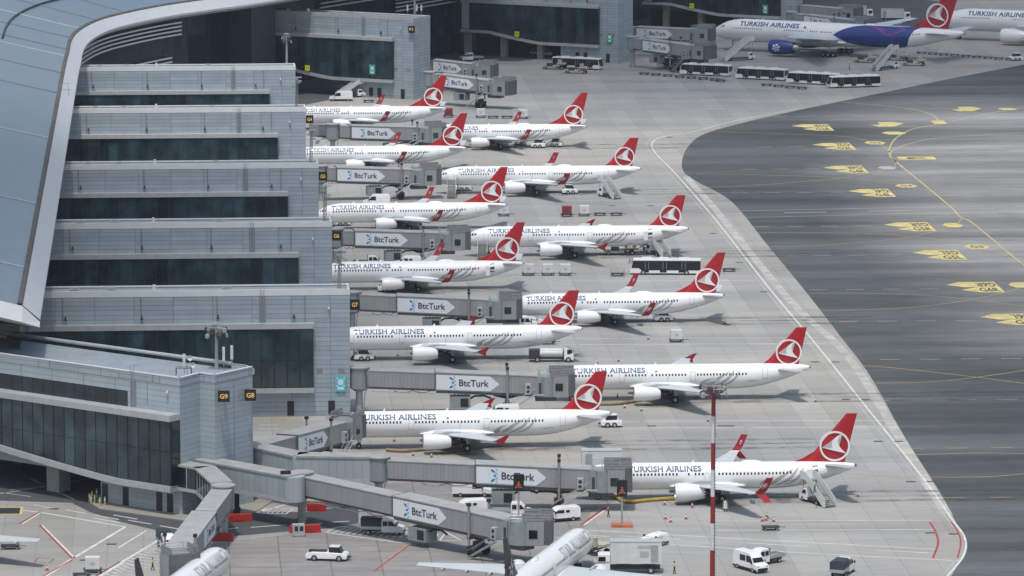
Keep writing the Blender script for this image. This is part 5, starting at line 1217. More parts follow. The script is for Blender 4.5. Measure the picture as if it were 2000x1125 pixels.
def boom(px, py, z0, z1, label):
    p = P(px, py, z0); m = thing('light_mast', label, 'light mast', (p.x, p.y, 0), R(SITE), 'grey lattice masts on the wing ends')
    b = MB()
    for dx, dy in ((-.3, 0), (.3, 0), (0, .5)): b.tube([(dx, dy, z0 - 3.5), (dx * .6 + .3, dy, z1)], .08, 5)
    for k in range(7):
        z_ = z0 - 3.5 + (z1 - z0 + 3.5) * k / 7; b.tube([(-.3 + .05 * k, 0, z_), (.4, 0, z_ + .6)], .05, 4)
    b.build('lattice', steel, m)
    for k in range(6):
        b = MB(); b.cbox(.3 + random.uniform(-.9, 1.3), -.3 + random.uniform(-.6, .6), z1 - .3 - k * .42, .75, .35, .3); b.build('floodlight', galv if k % 2 else steel, m)
    b = MB(); b.box(-.8, 1.3, -.2, .5, z1 - .1, z1 + .05); b.build('head_bar', galv, m)
for (px, py), nm in zip(((578, 209), (606, 318), (633, 432), (661, 564)), ('between the farthest wings, its head level with the pale wall', 'on the corner of the G4 wing above the bridge', 'on the corner of the G5 wing behind the white van', 'in front of the airliner between the G6 and G7 wings')):
    boom(px, py, 20.2, 26.5, 'grey lattice floodlight mast ' + nm)
# antennas on the near gate building
def panelant(px, py, z, label, h_=2.2):
    p = P(px, py, z); r = thing('antenna', label, 'antenna', (p.x, p.y, z), 0, 'white antennas on the roofs')
    b = MB(); b.cyl((0, 0, 0), (0, 0, h_ * .9), .06, n=6); b.build('pole', galv, r); b = MB(); b.box(-.2, .2, -.3, -.1, h_ * .4, h_ * 1.35); b.build('panel', boxwhite, r)
panelant(437, 716, 19.6, 'white panel antenna beside the roof mast, the left one'); panelant(453, 713, 19.6, 'white panel antenna at the right end of the near roof'); panelant(360, 730, 19.6, 'white panel antenna in the wire frame at the roof edge')
for x in (796, 814, 823): panelant(x, 26, 19.9, 'white rod antenna on the F1 wing roof, %s' % {796: 'left of the mast', 814: 'just right of the mast', 823: 'rightmost at the corner'}[x], 1.6)
p = P(352, 733, 19.7); b = MB()
for x in (-.6, 1.6):
    for y in (-.4, .8): b.cyl((x, y, 0), (x, y, 1.1), .05, n=4)
b.tube([(-.6, -.4, 1.1), (1.6, -.4, 1.1), (1.6, .8, 1.1), (-.6, .8, 1.1), (-.6, -.4, 1.1)], .05, 4); b.cyl((1.0, 0, 0), (1.0, 0, 3.6), .04, n=4)
tag(b.build('wire_cage', dkmetal, None, loc=p), 'dark wire cage holding an antenna on the near roof edge', 'cage')
for px, py in ((377, 713), (371, 699)):
    p = P(px, py, 20.5); b = MB(); n = 12; b.add([(.42 * math.cos(6.283 * k / n), -.1, .42 * math.sin(6.283 * k / n)) for k in range(n)] + [(0, .12, 0)], [(k, (k + 1) % n, n) for k in range(n)]); b.cyl((0, .1, -.9), (0, .1, .1), .05, n=5)
    tag(b.build('dish_antenna', boxwhite, None, loc=p), 'small white round dish antenna above the near roof edge, %s' % ('lower one' if px == 377 else 'upper one'), 'antenna', 'white antennas on the roofs')
# docking displays
def display(px, py, z, label, post=0., yaw=0, num=None, on=True, base=False, s_=1.0):
    p = P(px, py, z); r = thing('docking_display', label, 'display', (p.x, p.y, 0), R(yaw), 'docking guidance displays')
    b = MB(); b.box(-.75 * s_, .75 * s_, 0, .5, z - 1.2 * s_, z + 1.2 * s_); b.build('casing', sign_black, r)
    b = MB()
    for (x, zz, w2, h2) in ((0, -.3, .55, .22), (0, -.3, .2, .8), (-.35, -.65, .25, .2), (.35, -.65, .25, .2), (0, .1, .3, .15)): b.cbox(x * s_, -.02, z + zz * s_, w2 * s_, .02, h2 * s_)
    b.build('lit_symbol', led if on else led, r)
    if post:
        b = MB(); b.cyl((0, .3, z - 1.2), (0, .3, .3), .14, n=8); b.build('post', galv, r)
    if base:
        b = MB(); b.box(-1.5, 1.5, -.7, 1.3, .02, .42); b.build('base', mat('base_orange', (.50, .16, .08), .7, var=.3), r)
        b = MB(); b.tube([(-1.4, -.6, .42), (-1.4, -.6, 1), (-.5, -.6, 1), (-.5, -.6, .42)], .04, 4); b.tube([(1.4, -.6, .42), (1.4, -.6, 1), (.5, -.6, 1), (.5, -.6, .42)], .04, 4); b.build('hoops', galv, r)
display(1013, 943, 6.6, 'black docking display on a thin post in front of the advert panel', post=1)
display(1215, 954, 5.6, 'black docking display with orange arrow on a post with an orange base', post=1, base=True)
display(558, 936, 7.0, 'docking display fixed to the panelled corridor above the yellow sign', yaw=5)
display(77, 884, 5.8, 'docking display on the dark glass at the lower left', yaw=-38, s_=.8)
for px, py, t, yw, lab in ((553, 955, '242', -5, 'bright yellow sign below the docking display on the corridor'), (115, 883, 'NOR'[:0], -38, 'bright yellow sign on the lower left glazing'), (402, 953, None, -50, 'narrow yellow sign on the short glazed corridor')):
    p = P(px, py, 5.6 if px < 300 else 5.0); gatepanel((p.x, p.y), yw, -.6, p.z - .7, t, lab, y0=-1.7 if px > 500 else (-.9 if px > 300 else -.4), h=1.55, w=1.25 if px != 402 else .3)
# cones
for px, py in ((1312, 531), (1416, 633), (1266, 663), (1208, 706), (1166, 710), (1340, 1014), (1300, 1014 - 0), (1310, 1020), (1221, 745), (1253, 803), (1220, 797), (1383, 823), (1496, 1017), (1498, 1010), (1511, 1019), (1489, 1018), (1676, 970), (1298, 986), (1352, 991), (843, 893), (807, 890), (777, 695), (770, 862), (92, 1114), (1593, 785), (1206, 776)):
    p = P(px, py); o = CONE = bpy.data.objects.get('traffic_cone')
    if o is None:
        o = thing('traffic_cone', 'orange and white traffic cone standing on the apron', 'traffic cone', (p.x, p.y, 0), 0, 'traffic cones round the aircraft')
        b = MB(); b.box(-.28, .28, -.28, .28, 0.0, .06); b.cyl((0, 0, .06), (0, 0, .75), .17, .04, 10); b.build('cone_body', orange, o); b = MB(); b.cyl((0, 0, .34), (0, 0, .56), .12, .084, 10); b.build('reflective_band', white, o)
    else: dup(o, (p.x, p.y, 0), 0, 'orange and white traffic cone standing on the apron')
# bollards
for k, (px, py) in enumerate(((175, 982), (180, 977), (178, 986), (189, 973), (199, 968), (208, 966), (217, 961), (195, 990), (185, 984), (205, 988))):
    p = P(px, py); o = bpy.data.objects.get('bollard')
    if o is None:
        o = thing('bollard', 'yellow and white bollard on the rounded pavement corner', 'bollard', (p.x, p.y, .14), 0, 'yellow bollards on the pavement corner')
        b = MB(); b.cyl((0, 0, 0), (0, 0, 1.25), .13, n=8); b.build('post', mat('bollard_yellow', (.55, .42, .18), .6), o); b = MB(); b.cyl((0, 0, .7), (0, 0, .95), .14, n=8); b.build('band', white, o)
    else: dup(o, (p.x, p.y, .14), 0, 'yellow and white bollard on the rounded pavement corner')

# ---------------------------------------------------------------- vehicles
def whl(root, pts, r_, w_=.25, y=.9, part='wheel'):
    for x, sd_ in pts:
        b = MB(); yy = sd_ * y; b.cyl((x, yy - w_ / 2, r_), (x, yy + w_ / 2, r_), r_, n=16); b.cyl((x, yy + sd_ * (w_ / 2), r_), (x, yy + sd_ * (w_ / 2 + .02), r_), r_ * .55, n=10, mi=1); b.build(part, [rubber, galv], root)
def shell(prof, wd, inset=.12, zin=.9):
    """rounded body: profile in x,z, narrower towards the roof"""
    zs = [p[1] for p in prof]; zm, z0 = max(zs), min(zs); b = MB()
    hw = lambda z: wd / 2 - (inset * max(0, (z - zin) / (zm - zin)) ** 1.6 if z > zin else 0)
    n = len(prof); L_ = [(x, -hw(z), z) for x, z in prof]; Rr = [(x, hw(z), z) for x, z in prof]
    M1 = [(x * .995 if abs(x) > 1 else x, -hw(z) * .86, z + (.05 if z > zm - .5 else 0)) for x, z in prof]; M2 = [(a, -y, z) for a, y, z in M1]
    vs = L_ + M1 + M2 + Rr; fs = [list(range(n))[::-1], [3 * n + i for i in range(n)]]
    for k in range(3):
        for i in range(n): j = (i + 1) % n; fs.append((k * n + i, k * n + j, (k + 1) * n + j, (k + 1) * n + i))
    return b.add(vs, fs)
def at_px(px, py, z=0): p = P(px, py, z); return (p.x, p.y, z)
def sheet_side(mb, pts, y, t=.02):
    """thin panel on one flank"""
    s_ = 1 if y > 0 else -1; mb.side(pts, y, y + s_ * t)
# airport bus (front towards +x)
def make_bus(loc, rz, label):
    r = thing('apron_bus', label, 'bus', loc, rz, 'black and white apron buses')
    L = 13.6
    prof = [(-L / 2, .35), (L / 2 - .1, .35), (L / 2, .9), (L / 2 - .15, 1.6), (L / 2 - .55, 2.75), (L / 2 - .8, 2.92), (-L / 2 + .1, 2.92), (-L / 2, 2.7)]
    shell(prof, 3.0, .08).build('body', white, r, smooth=False)
    for s_ in (-1, 1):
        b = MB(); sheet_side(b, [(-L / 2 + .1, .92), (L / 2 - 2.2, .92), (L / 2 - 1.6, 1.35), (L / 2 - .25, 1.35), (L / 2 - .6, 2.74), (-L / 2 + .1, 2.74)], s_ * 1.485, .03); g = b.build('window_band', win_m, r)
        b = MB()
        for xd in (-3.8, -.2, 3.2): sheet_side(b, [(xd, .5), (xd + 1.3, .5), (xd + 1.3, 1.06), (xd, 1.06)], s_ * 1.49, .03)
        b.build('door_panel', win_m, r)
        b = MB()
        for xd in (-3.8, -3.15, -.2, .45, 3.2, 3.85): sheet_side(b, [(xd, 1.1), (xd + .08, 1.1), (xd + .08, 2.5), (xd, 2.5)], s_ * 1.52, .02)
        b.build('door_frame', steel, r)
    b = MB(); b.add([(L / 2 + .0, -1.38, 1.0), (L / 2 + .0, 1.38, 1.0), (L / 2 - .52, 1.3, 2.72), (L / 2 - .52, -1.3, 2.72)], [(0, 1, 2, 3)]); b.build('windscreen', win_m, r)
    b = MB(); b.box(-L / 2 - .03, -L / 2 - .003, -1.25, 1.25, 1.3, 2.6); b.build('rear_window', win_m, r)
    for x in (-3.5, .3, 3.6):
        b = MB(); b.box(x - .9, x + .9, -.8, .8, 2.98, 3.2); b.build('roof_unit', white, r)
    for s_ in (-1, 1):
        b = MB(); b.tube([(L / 2 - .5, s_ * 1.45, 2.6), (L / 2 + .15, s_ * 1.6, 2.6), (L / 2 + .2, s_ * 1.6, 2.1)], .06, 5); b.build('mirror', black, r)
    whl(r, [(4.3, -1), (4.3, 1), (-4.0, -1), (-4.0, 1)], .48, .3, 1.4)
    return r
b0 = make_bus(at_px(1300, 535), R(178), 'black and white apron bus nearest the camera, between two airliners')
for x, y, a, lab in ((1129, 134, -24, 'black and white bus parked beside the far grey wing and two loaders'), (1333, 134, 158, 'white and black bus half hidden behind another at the left of the far group'), (1379, 147, 157, 'white and black bus second from the left of the far group'), (1488, 155, 155, 'bus with side windows and light roof in the middle of the far group'), (1588, 164, 157, 'black sided bus behind the white towing tractor'), (1667, 170, 196, 'rightmost bus of the far group, turned slightly to the camera')):
    dup(b0, at_px(x, y), R(a), lab)
# panel van (front towards +x)
def make_van(loc, rz, label, L=5.8, Ht=2.45, windows=False, hood=1.1, glassrear=False):
    r = thing('panel_van', label, 'van', loc, rz, 'white vans and trucks on the apron')
    h = L / 2
    prof = [(-h, .3), (h - .05, .3), (h, .75), (h - .12, 1.1), (h - hood, 1.35), (h - hood - .95, Ht - .12), (h - hood - 1.4, Ht), (-h + .15, Ht), (-h, Ht - .25)]
    shell(prof, 2.0, .16).build('body', white, r)
    b = MB(); x0, x1 = h - hood - .04, h - hood - .88; b.add([(x0 + .02, -.88, 1.42), (x0 + .02, .88, 1.42), (x1, .78, Ht - .2), (x1, -.78, Ht - .2)], [(0, 1, 2, 3)]); b.build('windscreen', win_m, r)
    for s_ in (-1, 1):
        b = MB(); sheet_side(b, [(h - hood - 1.75, 1.3), (h - hood - .15, 1.3), (h - hood - .85, Ht - .35), (h - hood - 1.75, Ht - .35)], s_ * .955, .015); b.build('side_window', win_m, r)
        b = MB(); sheet_side(b, [(-h + .05, .3), (h - .1, .3), (h - .1, .55), (-h + .05, .55)], s_ * .99, .03); b.build('side_trim', black, r)
        if windows:
            b = MB(); sheet_side(b, [(-h + 1.7, 1.35), (h - hood - 2.0, 1.35), (h - hood - 2.0, Ht - .4), (-h + 1.7, Ht - .4)], s_ * .955, .015); b.build('side_window', win_m, r)
        b = MB(); b.box(h - .32, h - .06, s_ * .72 - .18, s_ * .72 + .18, .85, 1.05); b.build('headlight', galv, r)
        b = MB(); b.cbox(h - hood - .3, s_ * 1.13, 1.45, .18, .22, .35); b.build('mirror', black, r)
    b = MB(); b.box(h - .04, h + .03, -.8, .8, .3, .75); b.build('bumper', black, r)
    b = MB(); b.box(-h - .02, -h + .0, -.7, .7, 1.35, 1.95); b.build('rear_window', win_m if glassrear else line_g, r)
    whl(r, [(h - 1.05, -1), (h - 1.05, 1), (-h + 1.15, -1), (-h + 1.15, 1)], .34, .22, .9)
    return r
v0 = make_van(at_px(922, 969), R(0), 'white panel van with black lower trim under the longest bridge')
dup(v0, at_px(666, 197), R(180), 'white panel van in front of a stair truck behind the farthest near row airliner')
dup(v0, at_px(735, 402), R(180), 'white panel van behind the airliner between the G5 and G6 wings')
v1 = make_van(at_px(1096, 1017), R(202), 'small white van with a side window, next to the foreground bridge cab', 5.3, 2.1, True, 1.0)
dup(v1, at_px(915, 1003), R(200), 'small white van half hidden behind the foreground bridge')
dup(v1, at_px(796, 521), R(180), 'white van roof showing behind the airliner between the G6 and G7 wings')
dup(v1, at_px(982, 815), R(180), 'white car roof showing above the nearest inner row airliner')
v2 = make_van(at_px(1466, 1113), R(-58), 'white minibus with side windows parked beside a pickup at the lower right', 5.9, 2.55, True, .9)
v3 = make_van(at_px(1277, 1066), R(225), 'small white car behind the white catering truck', 4.2, 1.7, True, 1.0)
dup(v3, at_px(1040, 637), R(0), 'small vehicle showing above the fuselage near the G7 bridge stairs')
# double cab truck, flat or covered bed (front towards +x)
def make_truck(loc, rz, label, cover=None, L=6.2):
    r = thing('double_cab_truck', label, 'truck', loc, rz, 'white vans and trucks on the apron')
    h = L / 2; prof = [(h - 3.2, .45), (h - .05, .45), (h, .8), (h - .1, 1.15), (h - .95, 1.35), (h - 1.7, 2.15), (h - 2.0, 2.25), (h - 3.1, 2.25), (h - 3.2, 2.1)]
    shell(prof, 1.95, .16).build('cab', white, r)
    b = MB(); b.add([(h - .98, -.82, 1.4), (h - .98, .82, 1.4), (h - 1.66, .75, 2.1), (h - 1.66, -.75, 2.1)], [(0, 1, 2, 3)]); b.build('windscreen', win_m, r)
    for s_ in (-1, 1):
        for a_, c_, d_ in ((h - 2.2, h - 1.15, .5), (h - 3.0, h - 2.35, 0)):
            b = MB(); sheet_side(b, [(a_, 1.35), (c_, 1.35), (c_ - d_, 2.0), (a_, 2.0)], s_ * .93, .015); b.build('side_window', win_m, r)
        b = MB(); b.cbox(h - 1.1, s_ * 1.1, 1.5, .15, .2, .32); b.build('mirror', black, r)
    b = MB(); b.box(h - .03, h + .04, -.8, .8, .4, .8); b.build('bumper', black, r)
    b = MB(); b.box(-h, h - 3.25, -1.0, 1.0, .8, .92); b.box(-h, h - 3.25, -1.02, -.96, .92, 1.25); b.box(-h, h - 3.25, .96, 1.02, .92, 1.25); b.box(-h, -h + .05, -.95, .95, .92, 1.25); b.build('load_bed', galv, r)
    b = MB(); b.box(-h + .1, h - 3.0, -.45, .45, .45, .79); b.build('chassis', dkmetal, r)
    b = MB(); b.box(h - 3.3, h - 3.22, -.95, .95, 1.25, 2.3); b.build('headboard', black, r)
    if cover:
        prof = [(-.98, 1.26), (.98, 1.26), (.98, 2.2), (.75, 2.45), (-.75, 2.45), (-.98, 2.2)]; b = MB(); b.loft([[(-h + .02, y, z) for y, z in prof], [(h - 3.34, y, z) for y, z in prof]]); b.build('load_cover', cover, r)
    whl(r, [(h - .95, -1), (h - .95, 1), (-h + 1.1, -1), (-h + 1.1, 1)], .35, .24, .85)
    return r
t0 = make_truck(at_px(1000, 1010), R(-6), 'white double cab truck with an empty flat bed between the two bridges')
dup(t0, at_px(921, 119), R(205), 'white pickup driving on the dark road beside the F1 wing')
dup(t0, at_px(720, 521), R(0), 'flatbed truck roof showing behind the airliner between the G6 and G7 wings')
dup(t0, at_px(1493, 1101), R(222), 'white double cab pickup parked behind the minibus')
t1 = make_truck(at_px(748, 1043), R(-7), 'white double cab truck with a dark tarpaulin cover in the foreground', tarp)
dup(t1, at_px(1058, 110), R(-12), 'dark blue covered truck on the road between the far wings')
dup(t1, at_px(1646, 1122), R(70), 'dark covered truck seen from behind at the lower right edge')
dup(t1, at_px(326, 1072), R(-75), 'blue grey covered truck facing the camera beside the lower left bridge')
dup(t1, at_px(1016, 642), R(0), 'navy covered truck showing behind the airliner beside the G7 wing end')
# box trucks
def make_boxtruck(loc, rz, label, L=8.5, lift=0., boxh=2.4, m=boxwhite):
    r = thing('box_truck', label, 'truck', loc, rz, 'high box trucks')
    h = L / 2; prof = [(h - 1.9, .5), (h, .5), (h, 1.3), (h - .25, 2.6), (h - .5, 2.7), (h - 1.9, 2.7)]
    shell(prof, 2.3, .1).build('cab', white, r)
    b = MB(); b.add([(h - .02, -1, 1.5), (h - .02, 1, 1.5), (h - .24, .95, 2.5), (h - .24, -.95, 2.5)], [(0, 1, 2, 3)]); b.build('windscreen', win_m, r)
    for s_ in (-1, 1):
        b = MB(); sheet_side(b, [(h - 1.3, 1.5), (h - .15, 1.5), (h - .35, 2.4), (h - 1.3, 2.4)], s_ * 1.09, .02); b.build('side_window', win_m, r)
    z = 1.1 + lift; b = MB(); b.box(-h, h - 2.0, -1.2, 1.2, z, z + boxh); bx = b.build('cargo_box', m, r)
    b = MB(); b.box(-h - .03, h - 1.95, -1.24, 1.24, z + boxh, z + boxh + .1); b.build('roof_edge', trim, bx)
    for s_ in (-1, 1):
        b = MB(); sheet_side(b, [(-h + .5, z + .2), (-h + 1.5, z + .2), (-h + 1.5, z + boxh - .4), (-h + .5, z + boxh - .4)], s_ * 1.2, .03); b.build('box_door', galv, bx)
    b = MB(); b.box(-h + .2, h - .3, -.5, .5, .55, 1.05 if not lift else 1.05)
    b.build('chassis', dkmetal, r)
    if lift:
        b = MB()
        for s_ in (-.9, .9): b.tube([(-h + .8, s_, 1.05), (h - 2.8, s_, z - .05)], .09, 5); b.tube([(h - 2.8, s_, 1.05), (-h + .8, s_, z - .05)], .09, 5)
        b.build('scissor_lift', dkmetal, r)
    b = MB(); b.box(h - 1.95, h + .3, -1.15, 1.15, z + .15, z + .3); 
    if lift: b.build('service_platform', trim, r)
    whl(r, [(h - 1.1, -1), (h - 1.1, 1), (-h + 1.5, -1), (-h + 1.5, 1)], .48, .3, 1.0)
    return r
x0 = make_boxtruck(at_px(1228, 1118), R(180), 'white catering truck with a high box beside the star lettered airliner', lift=.35, boxh=3.0, L=9.0)
bxt = [o for o in COL.objects if o.parent == x0 and o.name.startswith('cargo_box')][0]
b = MB(); b.box(-.9, 1.4, -1.24, -1.2, 0, .6); b.v = [(x + 1.0, -y if False else y, z + 4.0) for x, y, z in b.v]
b = MB(); b.box(-3.0, -1.2, 1.205, 1.23, 3.6, 4.0); b.box(-2.7, -1.5, 1.205, 1.23, 2.4, 3.2); b.build('box_emblem', line_g, bxt)
x1_ = make_boxtruck(at_px(1188, 952), R(2), 'white lifted catering box behind the cab of the longest bridge', lift=2.2, boxh=2.4, L=8)
x2 = make_boxtruck(at_px(1677, 36), R(-6), 'white box truck parked on the far road, left of another')
dup(x2, at_px(1750, 42), R(-6), 'cream box truck parked on the far road, nearest the red tail')
b = MB(); b.box(-2, -.9, -1.24, -1.205, 2.3, 2.75); b.build('box_emblem', mat('emblem_red', (.4, .05, .06), .5), [o for o in COL.objects if o.parent == x2 and o.name.startswith('cargo_box')][0])
# fuel truck
r = thing('fuel_truck', 'white and black tank truck under the tail of the airliner beside the G7 wing', 'truck', at_px(1077, 706), R(0))
shell([(2.2, .5), (3.8, .5), (3.8, 1.2), (3.6, 2.3), (3.4, 2.45), (2.2, 2.45)], 2.3, .1).build('cab', white, r)
b = MB(); sheet_side(b, [(2.7, 1.4), (3.65, 1.4), (3.5, 2.2), (2.7, 2.2)], -1.09, .02); b.build('side_window', win_m, r)
b = MB(); b.add([(3.8, -1, 1.3), (3.8, 1, 1.3), (3.62, .95, 2.25), (3.62, -.95, 2.25)], [(0, 1, 2, 3)]); b.build('windscreen', win_m, r)
b = MB(); n = 16; b.loft([[(x, 1.15 * math.cos(6.283 * i / n), 1.55 + .75 * math.sin(6.283 * i / n)) for i in range(n)] for x in (-1.9, 1.9)]); b.build('tank', boxwhite, r, smooth=True)
b = MB(); b.box(-3.9, 2.1, -.5, .5, .5, .85); b.box(-3.9, -2.0, -1.1, 1.1, .85, 2.1); b.build('pump_cabinet', dkmetal, r)
b = MB(); b.tube([(-3.8, -1.1, 2.1), (-3.8, -1.1, 2.6), (2, -1.1, 2.6), (2, -1.1, 2.2)], .05, 5); b.build('railing', galv, r)
whl(r, [(2.9, -1), (2.9, 1), (-2.4, -1), (-2.4, 1)], .48, .3, 1.0)
# stair trucks (stairs climb towards -x)
def make_stairs(loc, rz, label, h_=3.4, L=7.0, truck=True):
    r = thing('passenger_stairs', label, 'boarding stairs', loc, rz, 'mobile boarding stairs at aircraft doors')
    b = MB(); x0, x1 = L / 2, -L / 2 + 1.6; n = 16
    for k in range(n):
        q = k / n; b.box(x0 + (x1 - x0) * q - .3, x0 + (x1 - x0) * q, -.85, .85, .35 + (h_ - .35) * q, .42 + (h_ - .35) * q + .02)
    b.build('steps', mat('step_metal', (.30, .30, .29), .6), r)
    for s_ in (-1, 1):
        b = MB(); sheet_side(b, [(x0 + .1, .1), (x0 + .1, 1.3), (x1, h_ + 1.1), (-L / 2, h_ + 1.1), (-L / 2, h_ - .1), (x1, h_ - .1), (x0 - .6, .1)], s_ * .9, .06); b.build('side_panel', boxwhite, r)
    b = MB(); b.box(-L / 2, x1, -.9, .9, h_ - .12, h_); b.build('top_platform', galv, r)
    b = MB()
    for s_ in (-.7, .7): b.tube([(x0 - 3.2, s_, .8), (x1, s_, h_ - .2)], .07, 5); b.tube([(-L / 2 + .6, s_, .8), (-L / 2 + .6, s_, h_ - .15)], .07, 5)
    b.build('support_frame', steel, r)
    if truck:
        b = MB(); b.box(-L / 2 + .2, L / 2 - 1.3, -.75, .75, .45, .8); b.build('chassis', dkmetal, r)
        shell([(-L / 2 - .3, .4), (-L / 2 - .35, 1.0), (-L / 2 + .2, 1.3), (-L / 2 + .8, 1.95), (-L / 2 + 1.7, 1.95), (-L / 2 + 1.8, .4)], 1.8, .12).build('cab', white, r)
        b = MB(); b.add([(-L / 2 + .2, -.75, 1.36), (-L / 2 + .2, .75, 1.36), (-L / 2 + .75, .7, 1.9), (-L / 2 + .75, -.7, 1.9)], [(0, 1, 2, 3)]); b.build('windscreen', win_m, r)
        for s_ in (-1, 1): b = MB(); sheet_side(b, [(-L / 2 + .35, 1.25), (-L / 2 + 1.5, 1.25), (-L / 2 + 1.5, 1.8), (-L / 2 + .8, 1.8)], s_ * .86, .02); b.build('side_window', win_m, r)
    whl(r, [(-L / 2 + .6, -1), (-L / 2 + .6, 1), (L / 2 - 2.4, -1), (L / 2 - 2.4, 1)], .36, .25, .8)
    return r
s0_ = make_stairs(at_px(1597, 984), R(-62), 'boarding stairs with a worker on top at the rear door of the nearest outer airliner')
dup(s0_, at_px(1285, 499), R(-62), 'boarding stairs at the open rear door behind the long near bus')
dup(s0_, at_px(1190, 386), R(-62), 'boarding stairs at the rear door of the airliner with blended winglets')
dup(s0_, at_px(882, 384), R(-90), 'white boarding stairs seen head on at the front door of the airliner with blended winglets')
dup(s0_, at_px(942, 502), R(-90), 'boarding stairs seen head on at the open front door beside the G6 bridge')
s1_ = make_stairs(at_px(1441, 118), R(212), 'white boarding stairs with a person climbing, left of the blue engine', 5.2, 9.5)
dup(s1_, at_px(1728, 136), R(228), 'white boarding stairs against the blue band of the large airliner')
dup(s0_, at_px(684, 190), R(200), 'white boarding stairs parked behind the far white van')
# tow tractor and tugs
def make_tug(loc, rz, label, L=5.8):
    r = thing('tow_tractor', label, 'tow tractor', loc, rz, 'white tow tractors')
    h = L / 2; shell([(-h, .35), (h - .1, .35), (h, .8), (h - .3, 1.05), (h - 2.6, 1.15), (-h + .8, 1.15), (-h, .9)], 2.4, .05).build('body', white, r)
    shell([(h - 2.6, 1.12), (h - .75, 1.12), (h - 1.1, 1.85), (h - 1.3, 1.92), (h - 2.5, 1.92), (h - 2.6, 1.85)], 1.7, .15).build('cab', win_m, r)
    b = MB(); b.box(h - 2.55, h - 1.15, -.75, .75, 1.925, 2.0); b.build('cab_roof', white, r)
    b = MB(); b.box(-h + .3, h - 3.0, -.55, .55, 1.16, 1.35); b.build('engine_grille', black, r)
    b = MB(); b.box(h - .02, h + .4, -.3, .3, .4, .6); b.build('tow_hook', dkmetal, r)
    whl(r, [(h - 1.1, -1), (h - 1.1, 1), (-h + 1.2, -1), (-h + 1.2, 1)], .42, .35, 1.1)
    return r
g0 = make_tug(at_px(640, 1093), R(-8), 'large white pushback tractor on the brown stained stand in the foreground')
g1 = make_tug(at_px(1194, 833), R(180), 'small white baggage tractor behind the tail of the nearest inner row airliner', 3.4)
dup(g1, at_px(1563, 160), R(200), 'white towing tractor among the baggage carts in front of the far buses')
dup(g1, at_px(1984, 118), R(200), 'small tractor at the end of the dolly row at the right edge')
# loaders
def make_loader(loc, rz, label, m=gold, z1=1.5):
    r = thing('cargo_loader', label, 'cargo loader', loc, rz, 'cargo loaders beside the far stands')
    b = MB(); b.box(-3.2, .8, -1.1, 1.1, .5, .85); b.build('rear_deck', m, r); b = MB(); b.box(.9, 3.2, -1.2, 1.2, z1 - .15, z1 + .15); b.build('front_deck', m, r)
    b = MB(); b.tube([(1, -1, .5), (3, -1, z1 - .15)], .08, 5); b.tube([(3, -1, .5), (1, -1, z1 - .15)], .08, 5); b.tube([(1, 1, .5), (3, 1, z1 - .15)], .08, 5); b.build('scissor_lift', dkmetal, r)
    b = MB(); b.box(1.4, 2.4, -2.0, -1.25, z1, z1 + 1.2); b.build('operator_cabin', m, r); b = MB(); b.box(-1.8, -.2, -1.15, -.3, .86, 1.6); b.build('engine_box', dkmetal, r)
    whl(r, [(2.4, -1), (2.4, 1), (-2.3, -1), (-2.3, 1)], .4, .3, .95); return r
l0 = make_loader(at_px(1082, 135), R(-12), 'cream cargo loader at the left of two beside the parked bus')
dup(l0, at_px(1125, 143), R(-12), 'cream cargo loader at the right of two beside the parked bus')
dup(l0, at_px(1690, 122), R(-20), 'dark cargo loader under the rear of the blue banded airliner'); dup(l0, at_px(1752, 118), R(-20), 'cargo loader behind the stairs at the blue banded airliner')
dup(l0, at_px(1785, 128), R(-10), 'cargo loader right of the stairs at the blue banded airliner')
dup(l0, at_px(1078, 960), R(0), 'dark machinery under the longest bridge near its drive wheels'); dup(l0, at_px(1150, 1080), R(-35), 'yellow framed loader between the star lettered airliner and the catering truck')
dup(l0, at_px(1211, 497), R(0), 'belt loader below the rear fuselage of the airliner with open doors'); dup(l0, at_px(1238, 492), R(10), 'second belt loader near the stairs behind the long near bus')
# dollies, carts, containers
def make_dolly(loc, rz, label, box=None, L=2.5, low=True):
    r = thing('baggage_dolly', label, 'baggage cart', loc, rz, 'dollies and baggage carts')
    b = MB(); b.box(-L / 2, L / 2, -.75, .75, .42, .56); b.build('deck', dkmetal, r)
    b = MB(); b.tube([(L / 2, 0, .45), (L / 2 + .9, 0, .4)], .05, 5); b.build('drawbar', dkmetal, r)
    whl(r, [(L / 2 - .4, -1), (L / 2 - .4, 1), (-L / 2 + .4, -1), (-L / 2 + .4, 1)], .2, .14, .65)
    if box:
        b = MB(); b.box(-.98, .98, -.75, .75, .57, 2.2); bx = b.build('container', box, r); b = MB(); b.box(-.3, .3, -.77, -.752, 1.15, 1.55); b.box(-.9, .9, -.77, -.752, .62, .68); b.build('container_label', line_g if box is boxwhite else dkmetal, bx)
    elif not low:
        b = MB()
        for x in (-L / 2, L / 2):
            for y in (-.7, .7): b.cyl((x, y, .56), (x, y, 1.5), .035, n=4)
        for z in (.9, 1.2, 1.5): b.tube([(-L / 2, -.7, z), (L / 2, -.7, z), (L / 2, .7, z), (-L / 2, .7, z), (-L / 2, -.7, z)], .03, 4)
        b.build('cage', galv, r)
    return r
dW = make_dolly(at_px(1070, 538), R(SITE), 'white container on a dolly, middle of three behind the open door', boxwhite)
dR = make_dolly(at_px(1107, 423), R(SITE), 'dark red container on a dolly at the head of a row beside the outer airliner', boxmaroon)
dF = make_dolly(at_px(1172, 421), R(SITE), 'empty low dolly next to the white container in the row behind the outer airliner')
dC = make_dolly(at_px(1206, 539), R(SITE), 'grey wire cage cart in front of the long near bus', None, 2.6, False)
